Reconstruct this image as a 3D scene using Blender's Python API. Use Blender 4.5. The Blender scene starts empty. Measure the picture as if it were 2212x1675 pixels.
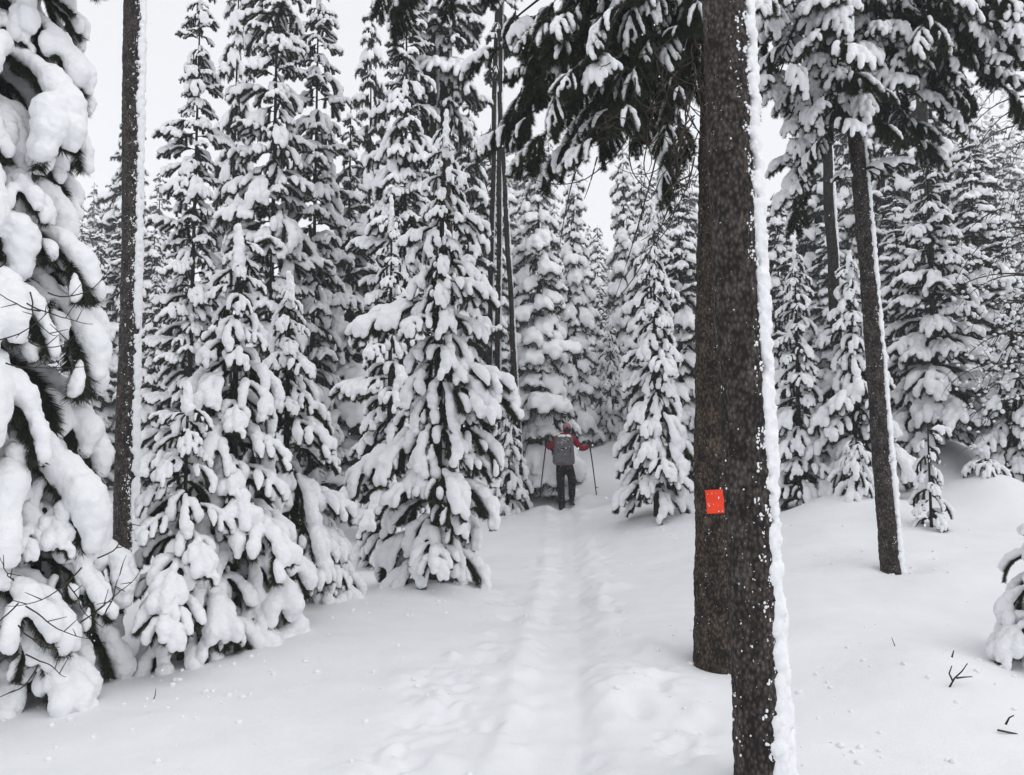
import bpy, math, random
import numpy as np
from mathutils import Vector, Matrix, noise
R = math.radians
PI = math.pi
scene = bpy.context.scene
COL = scene.collection

# ---------------------------------------------------------------- camera
FPX = 1736.0            # focal length in pixels of a 2212 x 1675 view
EYE = 1.55
PITCH = R(4.05)
cam_d = bpy.data.cameras.new('camera')
cam = bpy.data.objects.new('camera', cam_d)
COL.objects.link(cam)
cam.location = (0, 0, EYE)
cam.rotation_euler = (PI / 2 + PITCH, 0, 0)
cam_d.sensor_width = 36
cam_d.lens = 36 * FPX / 2212
cam_d.clip_end = 2000
cam_d.clip_start = 0.05
scene.camera = cam

# ---------------------------------------------------------------- sky, sun, exposure
SUN_EL, SUN_AZ = R(50), R(110)      # azimuth clockwise from north (+Y)
world = bpy.data.worlds.new('World')
scene.world = world
world.use_nodes = True
nt = world.node_tree
nt.nodes.clear()
out = nt.nodes.new('ShaderNodeOutputWorld')
sky = nt.nodes.new('ShaderNodeTexSky')
sky.sky_type = 'NISHITA'
sky.sun_disc = False
sky.sun_elevation = SUN_EL
sky.sun_rotation = SUN_AZ
bg1 = nt.nodes.new('ShaderNodeBackground')
bg1.inputs['Strength'].default_value = 0.05
desat = nt.nodes.new('ShaderNodeHueSaturation')
desat.inputs['Saturation'].default_value = 0.15
nt.links.new(sky.outputs[0], desat.inputs['Color'])
nt.links.new(desat.outputs[0], bg1.inputs['Color'])
# the overcast cloud layer: even grey, a little brighter overhead
tc = nt.nodes.new('ShaderNodeTexCoord')
sep = nt.nodes.new('ShaderNodeSeparateXYZ')
nt.links.new(tc.outputs['Generated'], sep.inputs[0])
mr = nt.nodes.new('ShaderNodeMapRange')
mr.inputs['From Min'].default_value = 0.0
mr.inputs['From Max'].default_value = 1.0
mr.inputs['To Min'].default_value = 0.52
mr.inputs['To Max'].default_value = 0.60
nt.links.new(sep.outputs['Z'], mr.inputs['Value'])
bg2 = nt.nodes.new('ShaderNodeBackground')
bg2.inputs['Color'].default_value = (0.965, 0.975, 1.0, 1)
nt.links.new(mr.outputs[0], bg2.inputs['Strength'])
add = nt.nodes.new('ShaderNodeAddShader')
nt.links.new(bg1.outputs[0], add.inputs[0])
nt.links.new(bg2.outputs[0], add.inputs[1])
nt.links.new(add.outputs[0], out.inputs['Surface'])

sun_d = bpy.data.lights.new('sun', 'SUN')
sun_d.energy = 0.5
sun_d.angle = R(50)
sun_d.color = (1, 0.985, 0.96)
sun = bpy.data.objects.new('sun', sun_d)
COL.objects.link(sun)
sd = Vector((math.sin(SUN_AZ) * math.cos(SUN_EL), math.cos(SUN_AZ) * math.cos(SUN_EL), math.sin(SUN_EL)))
sun.rotation_euler = sd.to_track_quat('Z', 'Y').to_euler()

scene.view_settings.view_transform = 'Standard'
scene.view_settings.look = 'None'
scene.view_settings.gamma = 1
scene.view_settings.exposure = 0.42
scene.view_settings.use_curve_mapping = False
cy = scene.cycles
cy.max_bounces = 8
cy.diffuse_bounces = 4
cy.volume_bounces = 1
cy.transparent_max_bounces = 4
cy.use_denoising = True
try:
    cy.denoiser = 'OPENIMAGEDENOISE'
except Exception:
    pass
HAZE_DENSITY = 0.0022


# ---------------------------------------------------------------- picture <-> place
def ray(px, py):
    u = (px - 1106.0) / FPX
    v = -(py - 837.5) / FPX
    return Vector((u, math.cos(PITCH) - v * math.sin(PITCH), math.sin(PITCH) + v * math.cos(PITCH)))


def P(px, py, d):
    """the point of the place seen at (px,py), d metres ahead"""
    r = ray(px, py)
    return Vector((0, 0, EYE)) + r * (d / r.y)


# ---------------------------------------------------------------- materials
def mat(name, color, rough=0.8, spec=0.3):
    m = bpy.data.materials.new(name)
    m.use_nodes = True
    b = m.node_tree.nodes['Principled BSDF']
    b.inputs['Base Color'].default_value = (*color, 1)
    b.inputs['Roughness'].default_value = rough
    b.inputs['Specular IOR Level'].default_value = spec
    return m


def nd(m, typ, **kw):
    n = m.node_tree.nodes.new(typ)
    for k, v in kw.items():
        if k in n.inputs.keys():
            n.inputs[k].default_value = v
        else:
            setattr(n, k, v)
    return n


def lk(m, a, b):
    m.node_tree.links.new(a, b)


def noise_col(m, stops, scale=8, detail=6, rough=0.6, stretch=(1, 1, 1), bump=0.0, bdist=0.01, bscale=None, coord='Object'):
    bs = m.node_tree.nodes['Principled BSDF']
    t = nd(m, 'ShaderNodeTexCoord')
    mp = nd(m, 'ShaderNodeMapping')
    mp.inputs['Scale'].default_value = stretch
    lk(m, t.outputs[coord], mp.inputs[0])
    n = nd(m, 'ShaderNodeTexNoise', Scale=scale, Detail=detail, Roughness=rough)
    lk(m, mp.outputs[0], n.inputs['Vector'])
    r = nd(m, 'ShaderNodeValToRGB')
    cr = r.color_ramp
    cr.elements[0].position, cr.elements[0].color = stops[0][0], (*stops[0][1], 1)
    cr.elements[1].position, cr.elements[1].color = stops[-1][0], (*stops[-1][1], 1)
    for p, c in stops[1:-1]:
        e = cr.elements.new(p)
        e.color = (*c, 1)
    lk(m, n.outputs['Fac'], r.inputs[0])
    lk(m, r.outputs[0], bs.inputs['Base Color'])
    if bump:
        n2 = nd(m, 'ShaderNodeTexNoise', Scale=bscale or scale * 3, Detail=5, Roughness=0.65)
        lk(m, mp.outputs[0], n2.inputs['Vector'])
        bp = nd(m, 'ShaderNodeBump', Strength=bump, Distance=bdist)
        lk(m, n2.outputs['Fac'], bp.inputs['Height'])
        lk(m, bp.outputs[0], bs.inputs['Normal'])
    return r, mp


M = {}
M['snow'] = mat('snow_on_boughs', (0.86, 0.875, 0.9), 0.75, 0.2)
noise_col(M['snow'], [(0.3, (0.85, 0.86, 0.88)), (0.7, (0.9, 0.907, 0.92))], scale=9, bump=0.6, bdist=0.012, bscale=48)
M['ground_snow'] = mat('ground_snow', (0.87, 0.88, 0.905), 0.7, 0.2)
noise_col(M['ground_snow'], [(0.3, (0.79, 0.80, 0.825)), (0.7, (0.84, 0.848, 0.865))], scale=3, bump=0.5, bdist=0.008, bscale=60)
M['needle'] = mat('needles', (0.03, 0.04, 0.018), 0.6, 0.25)
noise_col(M['needle'], [(0.3, (0.012, 0.017, 0.009)), (0.55, (0.028, 0.038, 0.017)), (0.8, (0.07, 0.078, 0.034))], scale=14)
M['far_needle'] = mat('fir_needles', (0.03, 0.04, 0.03), 0.7, 0.2)
noise_col(M['far_needle'], [(0.3, (0.016, 0.022, 0.014)), (0.75, (0.05, 0.06, 0.042))], scale=7)
M['twig'] = mat('twig_bark', (0.035, 0.028, 0.022), 0.85, 0.2)
noise_col(M['twig'], [(0.3, (0.02, 0.016, 0.013)), (0.7, (0.06, 0.048, 0.038))], scale=30)


def bark(name, dark, mid, light, speck=0.70, plate=16.0):
    m = mat(name, mid, 0.9, 0.15)
    bs = m.node_tree.nodes['Principled BSDF']
    t = nd(m, 'ShaderNodeTexCoord')
    mp = nd(m, 'ShaderNodeMapping')
    mp.inputs['Scale'].default_value = (1, 1, 0.6)
    lk(m, t.outputs['Object'], mp.inputs[0])
    v = nd(m, 'ShaderNodeTexVoronoi', Scale=plate * 4, feature='F1')
    lk(m, mp.outputs[0], v.inputs['Vector'])
    n = nd(m, 'ShaderNodeTexNoise', Scale=plate, Detail=9, Roughness=0.75)
    lk(m, mp.outputs[0], n.inputs['Vector'])
    mx = nd(m, 'ShaderNodeMath', operation='MULTIPLY_ADD')
    lk(m, v.outputs['Distance'], mx.inputs[0])
    mx.inputs[1].default_value = -0.42
    lk(m, n.outputs['Fac'], mx.inputs[2])
    r = nd(m, 'ShaderNodeValToRGB')
    cr = r.color_ramp
    cr.elements[0].position, cr.elements[0].color = 0.18, (*dark, 1)
    cr.elements[1].position, cr.elements[1].color = 0.62, (*light, 1)
    e = cr.elements.new(0.36)
    e.color = (*mid, 1)
    lk(m, mx.outputs[0], r.inputs[0])
    # snow crystals caught on the bark
    sn = nd(m, 'ShaderNodeTexNoise', Scale=55.0, Detail=3, Roughness=0.55)
    lk(m, t.outputs['Object'], sn.inputs['Vector'])
    sn2 = nd(m, 'ShaderNodeTexNoise', Scale=5.0, Detail=2)
    lk(m, t.outputs['Object'], sn2.inputs['Vector'])
    ad = nd(m, 'ShaderNodeMath', operation='MULTIPLY_ADD')
    lk(m, sn2.outputs['Fac'], ad.inputs[0])
    ad.inputs[1].default_value = 0.22
    lk(m, sn.outputs['Fac'], ad.inputs[2])
    r2 = nd(m, 'ShaderNodeValToRGB')
    r2.color_ramp.elements[0].position = speck + 0.11
    r2.color_ramp.elements[1].position = speck + 0.14
    lk(m, ad.outputs[0], r2.inputs[0])
    mix = nd(m, 'ShaderNodeMix', data_type='RGBA')
    lk(m, r2.outputs[0], mix.inputs[0])
    lk(m, r.outputs[0], mix.inputs[6])
    mix.inputs[7].default_value = (0.75, 0.77, 0.8, 1)
    lk(m, mix.outputs[2], bs.inputs['Base Color'])
    bp = nd(m, 'ShaderNodeBump', Strength=0.8, Distance=0.008)
    lk(m, mx.outputs[0], bp.inputs['Height'])
    lk(m, bp.outputs[0], bs.inputs['Normal'])
    return m


M['bark_grey'] = bark('grey_bark', (0.016, 0.013, 0.012), (0.055, 0.046, 0.042), (0.16, 0.135, 0.12))
M['bark_brown'] = bark('brown_bark', (0.015, 0.012, 0.010), (0.06, 0.045, 0.035), (0.17, 0.122, 0.09))
M['bark_far'] = bark('dark_bark', (0.012, 0.01, 0.009), (0.034, 0.03, 0.027), (0.08, 0.07, 0.062), speck=0.72, plate=12)


# ---------------------------------------------------------------- meshes
def mesh(name, v, f, mats, smooth=False, fm=None):
    """v (n,3) array, f (m,3) or (m,4) array, or list of such arrays"""
    me = bpy.data.meshes.new(name)
    v = np.asarray(v, dtype=np.float32)
    fs = f if isinstance(f, list) else [f]
    fs = [np.asarray(a, dtype=np.int32) for a in fs if len(a)]
    me.vertices.add(len(v))
    me.vertices.foreach_set('co', v.ravel())
    nl = sum(a.size for a in fs)
    npoly = sum(len(a) for a in fs)
    me.loops.add(nl)
    me.loops.foreach_set('vertex_index', np.concatenate([a.ravel() for a in fs]))
    me.polygons.add(npoly)
    st = []
    s = 0
    for a in fs:
        k = a.shape[1]
        st.append(s + np.arange(len(a)) * k)
        s += a.size
    me.polygons.foreach_set('loop_start', np.concatenate(st).astype(np.int32))
    if fm is not None:
        me.polygons.foreach_set('material_index', np.asarray(fm, dtype=np.int32))
    me.polygons.foreach_set('use_smooth', np.full(npoly, smooth))
    for m in (mats if isinstance(mats, (list, tuple)) else [mats]):
        me.materials.append(m)
    me.update(calc_edges=True)
    return me


def obj(name, me, parent=None, loc=None, rot=None, sc=None):
    o = bpy.data.objects.new(name, me)
    COL.objects.link(o)
    if parent is not None:
        o.parent = parent
    if loc is not None:
        o.location = loc
    if rot is not None:
        o.rotation_euler = rot
    if sc is not None:
        o.scale = sc if hasattr(sc, '__len__') else (sc, sc, sc)
    return o


def tag(o, label, cat, group=None, kind=None):
    if label:
        o['label'] = label
    if cat:
        o['category'] = cat
    if group:
        o['group'] = group
    if kind:
        o['kind'] = kind
    return o


def frame(t):
    t = t / (np.linalg.norm(t) + 1e-9)
    a = np.array([0, 0, 1.0]) if abs(t[2]) < 0.9 else np.array([1.0, 0, 0])
    x = np.cross(a, t)
    x /= np.linalg.norm(x)
    return x, np.cross(t, x)


def tube(pts, radii, n=6, cap=True):
    pts = np.asarray(pts, float)
    k = len(pts)
    if not hasattr(radii, '__len__'):
        radii = [radii] * k
    V = []
    tan = np.gradient(pts, axis=0)
    ang = np.arange(n) * 2 * PI / n
    for i in range(k):
        x, y = frame(tan[i])
        V.append(pts[i] + radii[i] * (np.cos(ang)[:, None] * x + np.sin(ang)[:, None] * y))
    V = np.concatenate(V)
    F = []
    for i in range(k - 1):
        for j in range(n):
            a, b = i * n + j, i * n + (j + 1) % n
            F.append((a, b, b + n, a + n))
    if cap:
        V = np.vstack([V, pts[:1], pts[-1:]])
        c0, c1 = len(V) - 2, len(V) - 1
        for j in range(n):
            F.append((j, (j + 1) % n, c0, c0))
            F.append(((k - 1) * n + (j + 1) % n, (k - 1) * n + j, c1, c1))
    return V, F


class Geo:
    """collects triangles and quads"""
    def __init__(s):
        s.v, s.q, s.t, s.n = [], [], [], 0

    def add(s, V, F):
        V = np.asarray(V, float)
        q = [f for f in F if len(set(f)) == 4]
        t = [tuple(dict.fromkeys(f)) for f in F if len(set(f)) == 3]
        if q:
            s.q.append(np.asarray(q) + s.n)
        if t:
            s.t.append(np.asarray(t) + s.n)
        s.v.append(V)
        s.n += len(V)

    def tris(s, V, T):
        s.v.append(V)
        s.t.append(T + s.n)
        s.n += len(V)

    def build(s, name, mats, smooth=False):
        fs = []
        if s.q:
            fs.append(np.concatenate(s.q))
        if s.t:
            fs.append(np.concatenate(s.t))
        return mesh(name, np.concatenate(s.v), fs, mats, smooth)


def ico(level):
    import bmesh
    bm = bmesh.new()
    bmesh.ops.create_icosphere(bm, subdivisions=level, radius=1)
    v = np.array([x.co[:] for x in bm.verts])
    f = np.array([[y.index for y in x.verts] for x in bm.faces])
    bm.free()
    return v, f


ICO1, ICO2 = ico(1), ico(2)


def balls(B, level=2):
    """B: list of (centre, radius or (rx,ry,rz)) -> joined icospheres"""
    v0, f0 = ICO2 if level == 2 else ICO1
    C = np.array([b[0] for b in B], float)
    S = np.array([(b[1],) * 3 if not hasattr(b[1], '__len__') else b[1] for b in B], float)
    V = (C[:, None, :] + v0[None] * S[:, None, :]).reshape(-1, 3)
    F = (f0[None] + (np.arange(len(B)) * len(v0))[:, None, None]).reshape(-1, 3)
    return V, F


def remesh(V, F, voxel, smooth_it=2):
    me = mesh('tmp', V, F, M['snow'])
    o = bpy.data.objects.new('tmp', me)
    COL.objects.link(o)
    m = o.modifiers.new('r', 'REMESH')
    m.mode = 'VOXEL'
    m.voxel_size = voxel
    m.adaptivity = 0
    if smooth_it:
        s = o.modifiers.new('s', 'SMOOTH')
        s.factor = 0.5
        s.iterations = smooth_it
    dg = bpy.context.evaluated_depsgraph_get()
    dg.update()
    me2 = bpy.data.meshes.new_from_object(o.evaluated_get(dg))
    n = len(me2.vertices)
    v = np.empty(n * 3, np.float32)
    me2.vertices.foreach_get('co', v)
    v = v.reshape(-1, 3).astype(float)
    nn = np.empty(n * 3, np.float32)
    me2.vertices.foreach_get('normal', nn)
    nn = nn.reshape(-1, 3)
    f = np.empty(len(me2.loops), np.int32)
    me2.loops.foreach_get('vertex_index', f)
    f = f.reshape(-1, 4)
    bpy.data.objects.remove(o)
    bpy.data.meshes.remove(me)
    bpy.data.meshes.remove(me2)
    return v, nn, f


def rough_up(v, nn, amps, off=0.0):
    """amps: (frequency, amplitude) pairs; pushes vertices along the normals"""
    d = np.zeros(len(v))
    for fr, am in amps:
        d += np.array([noise.noise(Vector((p[0] * fr + off, p[1] * fr, p[2] * fr + off))) for p in v]) * am
    return v + nn * d[:, None]


# ---------------------------------------------------------------- bough prototypes
def chain(p0, d0, a_end, length, n, rnd, wob=0.04):
    """a twig bending from direction d0 towards elevation a_end"""
    pts = [np.array(p0, float)]
    az = math.atan2(d0[1], d0[0])
    a0 = math.asin(max(-1, min(1, d0[2] / (np.linalg.norm(d0) + 1e-9))))
    for i in range(n):
        s = (i + 0.5) / n
        a = a0 + (a_end - a0) * s ** 0.8
        az2 = az + rnd.uniform(-wob, wob)
        pts.append(pts[-1] + length / n * np.array([math.cos(a) * math.cos(az2), math.cos(a) * math.sin(az2), math.sin(a)]))
    return np.array(pts)


def needles(chains, rnd_np, per_m, nl, nw, under=0.35):
    V, T = [], []
    for pts, t0 in chains:
        seg = np.diff(pts, axis=0)
        L = np.linalg.norm(seg, axis=1).sum()
        n = int(L * per_m * (1 - t0))
        if n < 1:
            continue
        s = t0 + (1 - t0) * rnd_np.random(n)
        fi = s * (len(pts) - 1)
        i = np.minimum(fi.astype(int), len(pts) - 2)
        fr = (fi - i)[:, None]
        p = pts[i] * (1 - fr) + pts[i + 1] * fr
        t = seg[i] / np.linalg.norm(seg[i], axis=1)[:, None]
        r = rnd_np.normal(size=(n, 3))
        r[:, 2] -= under
        r -= (r * t).sum(1)[:, None] * t
        r /= np.linalg.norm(r, axis=1)[:, None] + 1e-9
        d = r * 0.8 + t * 0.75
        d /= np.linalg.norm(d, axis=1)[:, None]
        side = np.cross(d, rnd_np.normal(size=(n, 3)))
        side /= np.linalg.norm(side, axis=1)[:, None] + 1e-9
        ln = nl * (0.65 + 0.6 * rnd_np.random(n))[:, None]
        w = nw * 0.5
        a, b, c = p - side * w, p + side * w, p + d * ln
        V.append(np.stack([a, b, c], 1).reshape(-1, 3))
    V = np.concatenate(V)
    T = np.arange(len(V)).reshape(-1, 3)
    return V, T


def bough_shape(seed, a0=0.0, a1=-60, ntw=7, twlen=0.42, twang=42, r=0.1, tw_end=-70, core=0.7, cover=1.0, lift=0.55):
    rnd = random.Random(seed)
    stem = chain((0, 0, 0), (math.cos(R(a0)), 0, math.sin(R(a0))), R(a1), 1.0, 16, rnd, 0.10)
    tans = np.gradient(stem, axis=0)
    chains = [(stem, 0.12)]
    B = []

    def pad(pts, rr, s0=0.0):
        n = len(pts)
        L = np.linalg.norm(np.diff(pts, axis=0), axis=1).sum()
        k = max(4, int(L / (rr * 0.33)))
        seedr = rnd.uniform(0, 99)
        for j in range(k + 1):
            s = s0 + (1 - s0) * j / k
            fi = min(s * (n - 1), n - 1.001)
            i = int(fi)
            p = pts[i] * (1 - fi + i) + pts[i + 1] * (fi - i)
            t = pts[i + 1] - pts[i]
            t = t / np.linalg.norm(t)
            up = np.array([0, 0, 1.0]) - t * t[2]
            up = up / (np.linalg.norm(up) + 1e-6)
            up = up * 0.8 + np.array([0, 0, 0.3])
            e = (s - s0) / (1 - s0 + 1e-6)
            prof = min(1.0, 0.55 + 1.1 * e) * (1.0 if e < 0.8 else 1.0 - 1.6 * (e - 0.8))
            w = 0.85 + 0.3 * noise.noise(Vector((seedr, s * L * 9, 0)))
            q = rr * prof * w
            B.append((p + up * q * lift, (q, q, q * 0.9)))
    pad(stem, r * core, 0.3)
    pad(stem[8:], r, 0.0)
    for k in range(ntw):
        t = 0.2 + 0.72 * (k + rnd.uniform(-0.3, 0.3)) / ntw
        side = 1 if (k % 2) else -1
        fi = t * 16
        i = int(fi)
        p = stem[i] * (1 - fi + i) + stem[min(i + 1, 16)] * (fi - i)
        tn = tans[i] / np.linalg.norm(tans[i])
        az = R(twang * rnd.uniform(0.7, 1.25)) * side
        d = np.array([tn[0] * math.cos(az), math.hypot(tn[0], 0.3) * math.sin(az), tn[2] * 0.8])
        d /= np.linalg.norm(d)
        L = twlen * (1.15 - 0.6 * t) * rnd.uniform(0.75, 1.2)
        tw = chain(p, d, R(tw_end * rnd.uniform(0.8, 1.15)), L, 8, rnd, 0.12)
        chains.append((tw, 0.1))
        if rnd.random() < cover:
            pad(tw, r * rnd.uniform(0.7, 1.0), 0.1)
        if L > 0.3 and rnd.random() < 0.6:
            q = tw[4]
            d2 = tw[5] - tw[4]
            d2 = d2 / np.linalg.norm(d2)
            az2 = R(35) * rnd.choice((-1, 1))
            d2 = np.array([d2[0] * math.cos(az2) - d2[1] * math.sin(az2), d2[0] * math.sin(az2) + d2[1] * math.cos(az2), d2[2]])
            t2 = chain(q, d2, R(tw_end * 1.1), L * 0.5, 6, rnd, 0.1)
            chains.append((t2, 0.05))
            if rnd.random() < cover:
                pad(t2, r * 0.65, 0.1)
    return chains, B


def make_proto(name, seed, vox, per_m, nl, nw, nmat, rough=((11, 0.018), (34, 0.008)), under=0.35, sticks=True, **kw):
    chains, B = bough_shape(seed, **kw)
    V, F = balls(B)
    v, nn, f = remesh(V, F, vox, 2)
    v = rough_up(v, nn, rough, seed * 3.1)
    g = Geo()
    rn = np.random.default_rng(seed)
    nv, ntr = needles(chains, rn, per_m, nl, nw, under)
    g.tris(nv, ntr)
    if sticks:
        for pts, t0 in chains:
            n = len(pts)
            base = 0.016 if n > 10 else 0.007
            tv, tf = tube(pts[::2] if n > 10 else pts[::2], np.linspace(base, base * 0.3, len(pts[::2])), 4, False)
            g.add(tv, tf)
    return dict(sv=v, sf=f, gv=np.concatenate(g.v), gt=np.concatenate(g.t), gq=np.concatenate(g.q) if g.q else np.zeros((0, 4), int), geo=g, name=name, nmat=nmat)


def proto_meshes(p):
    p['snow_me'] = mesh('snow_' + p['name'], p['sv'], p['sf'], M['snow'], True)
    nt_ = len(p['gt'])
    fm = np.concatenate([np.ones(len(p['gq']), int), np.zeros(nt_, int)])
    p['need_me'] = mesh('needles_' + p['name'], p['gv'], [a for a in (p['gq'], p['gt']) if len(a)], [p['nmat'], M['twig']], False, fm)
    return p


SM = ((4.5, 0.026), (13, 0.010), (34, 0.008), (60, .004))
NEAR = [proto_meshes(make_proto('finger', 10 + i, 0.015, 2600, 0.075, 0.0075, M['needle'], rough=SM, under=.55, a0=a, a1=b, ntw=n, r=r, tw_end=e, twlen=.5, twang=46, core=.8, lift=1.0, cover=.85))
        for i, (a, b, n, r, e) in enumerate([(5, -62, 5, .092, -70), (-8, -72, 5, .1, -76), (12, -50, 6, .085, -62), (-20, -78, 4, .105, -80),
                                             (0, -68, 6, .085, -74), (8, -56, 5, .098, -68), (-14, -64, 6, .088, -70), (-30, -80, 4, .1, -82)])]
FLAT = [proto_meshes(make_proto('spread', 40 + i, 0.015, 2400, 0.065, 0.0075, M['needle'], rough=SM, under=.6, a0=a, a1=b, ntw=9, r=r, tw_end=e, twlen=.42, lift=1.0, core=.9))
        for i, (a, b, r, e) in enumerate([(18, -26, .065, -55), (10, -36, .07, -62), (22, -18, .06, -48), (5, -30, .065, -66)])]
FAT = [proto_meshes(make_proto('heavy', 60 + i, 0.016, 2400, 0.075, 0.007, M['needle'], rough=((3.5, 0.03), (9, 0.016), (28, .010), (52, .005)), under=.6, a0=a, a1=b, ntw=n, r=r, tw_end=e, twlen=.62, twang=55, lift=1.0, core=.85, cover=.85))
       for i, (a, b, n, r, e) in enumerate([(0, -74, 3, .115, -84), (-15, -74, 3, .13, -80), (5, -64, 4, .11, -80), (-5, -82, 2, .125, -86), (20, -70, 2, .12, -84)])]
PINE = [proto_meshes(make_proto('pine', 80 + i, 0.016, 1300, 0.10, 0.009, M['needle'], rough=SM, under=0.1, a0=a, a1=b, ntw=12, r=r, tw_end=e, twlen=.52, cover=c, core=.45, lift=.95))
        for i, (a, b, r, e, c) in enumerate([(-10, -50, .05, -72, .35), (-25, -64, .055, -80, .25), (0, -42, .06, -62, .5), (-20, -70, .045, -84, .2), (5, -45, .085, -60, .9), (-5, -60, .08, -74, .85), (-15, -62, .05, -80, .06), (-5, -52, .05, -74, .12)])]
LOW = [make_proto('low', 110 + i, 0.06, 150, 0.16, 0.03, M['far_needle'], rough=((7, 0.05),), under=.9, sticks=False, a0=a, a1=b, ntw=n, r=r, tw_end=e, twlen=.5, lift=.95)
       for i, (a, b, n, r, e) in enumerate([(5, -40, 7, .10, -62), (-5, -52, 6, .115, -70), (10, -34, 8, .095, -55), (-12, -60, 6, .12, -75), (0, -46, 7, .105, -66), (-20, -66, 5, .11, -78), (15, -20, 7, .08, -40)])]

SNOWY = [make_proto('snowy', 130 + i, 0.058, 130, 0.16, 0.028, M['far_needle'], rough=((7, 0.05),), under=.9, sticks=False, a0=a, a1=b, ntw=n, r=r, tw_end=e, twlen=.52, lift=.8)
         for i, (a, b, n, r, e) in enumerate([(0, -50, 6, .118, -66), (-5, -60, 6, .125, -74), (8, -44, 7, .11, -60), (-15, -66, 5, .13, -78)])]


# ---------------------------------------------------------------- tree layouts
def layout(H, rad, z0, n, rnd, protos, top=0.35, spread=0.2, pitch=8, power=0.85, lmin=0.16, zpow=1.0, skip=None):
    """list of (proto index, z, azimuth, length, pitch) spiralling up a trunk of height H"""
    out = []
    az = rnd.uniform(0, 6.28)
    for k in range(n):
        u = (k + rnd.uniform(-0.4, 0.4)) / n
        u = min(max(u, 0), 1) ** zpow
        z = z0 + (H - z0) * u
        L = rad * ((1 - u) ** power) + lmin
        if u < 0.08:
            L *= 0.85
        L *= rnd.uniform(1 - spread, 1 + spread)
        az += 2.39996 + rnd.uniform(-0.3, 0.3)
        out.append((rnd.randrange(len(protos)), z, az, L, R(rnd.uniform(-pitch, pitch))))
    return out


def leader_snow(name, parent, H, r=0.05, h=0.35, seed=0):
    rnd = random.Random(seed)
    B = []
    for i in range(14):
        s = i / 13
        B.append(((rnd.uniform(-.3, .3) * r, rnd.uniform(-.3, .3) * r, H - h + s * h), r * (1.5 - 0.75 * s) * rnd.uniform(.85, 1.15)))
    V, F = balls(B)
    v, nn, f = remesh(V, F, r * 0.3, 2)
    v = rough_up(v, nn, ((1.2 / r, r * 0.3),), seed)
    return obj('snow_cap', mesh('snow_cap', v, f, M['snow'], True), parent)


def trunk_mesh(name, pts, radii, n=10, m=None):
    V, F = tube(pts, radii, n)
    g = Geo()
    g.add(V, F)
    return g.build(name, m or M['bark_far'], True)


def near_tree(name, label, cat, loc, H, rad, n, protos, seed, z0=0.12, trunk_r=0.05, group=None, extra=(), cap=True, lean=0.0, skip=None, **kw):
    rnd = random.Random(seed)
    root = obj(name, None, loc=loc)
    tag(root, label, cat, group)
    pts = [(lean * z * z, 0, z) for z in np.linspace(-0.3, H, 9)]
    obj('trunk', trunk_mesh('trunk', pts, np.linspace(trunk_r, 0.008, 9), 8), root)
    if cap:
        c = leader_snow('cap', root, H + 0.1, max(0.028, min(.06, rad * 0.055)), H * 0.1, seed)
        c.location.x = lean * H * H
    L = layout(H, rad, z0, n, rnd, protos, **kw)
    for k, z, az, l, pt in L:
        if skip and skip(z, az % (2 * PI)):
            continue
        bough(root, protos[k], (lean * z * z, 0, z), az, l, pt)
    for proto, z, azd, l, ptd in extra:
        bough(root, proto, (lean * z * z, 0, z), R(azd), l, R(ptd))
    return root


def bough(root, p, loc, az, l, pt):
    b = obj('bough', p['need_me'], root, loc, (0, pt, az), l)
    obj('snow_load', p['snow_me'], b)
    return b


def rotm(az, pt):
    cz, sz, cp, sp = math.cos(az), math.sin(az), math.cos(pt), math.sin(pt)
    return np.array([[cz, -sz, 0], [sz, cz, 0], [0, 0, 1.0]]) @ np.array([[cp, 0, sp], [0, 1, 0], [-sp, 0, cp]])


def crown_meshes(name, H, rad, n, seed, protos=None, **kw):
    protos = protos or LOW
    rnd = random.Random(seed)
    L = layout(H, rad, 0.25, n, rnd, protos, **kw)
    sv, sf, gv, gt = [], [], [], []
    sn = gn = 0
    for k, z, az, l, pt in L:
        p = protos[k]
        Mx = rotm(az, pt) * l
        a = p['sv'] @ Mx.T + (0, 0, z)
        sv.append(a)
        sf.append(p['sf'] + sn)
        sn += len(a)
        b = p['gv'] @ Mx.T + (0, 0, z)
        gv.append(b)
        gt.append(p['gt'] + gn)
        gn += len(b)
    # snow on the leader
    V, F = balls([((0, 0, H - 0.05 + i * 0.07), 0.07 - i * 0.009) for i in range(6)], 1)
    sme = mesh('snow_' + name, np.concatenate(sv), np.concatenate(sf), M['snow'], True)
    gme = mesh('needles_' + name, np.concatenate(gv), np.concatenate(gt), M['far_needle'])
    tme = trunk_mesh('trunk_' + name, [(0, 0, z) for z in np.linspace(-0.6, H, 5)], np.linspace(0.11, 0.01, 5), 6)
    return tme, gme, sme, H


# ---------------------------------------------------------------- ground
CTRL = [(0, -5, 0), (0, 0, 0), (0, 3.5, 0), (-4, 1, 0.0), (4, 1, 0.05), (-8, 6, -.1), (8, 4, 0.1)]


def cp(px, py, d):
    q = P(px, py, d)
    CTRL.append((q.x, q.y, q.z))


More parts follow.
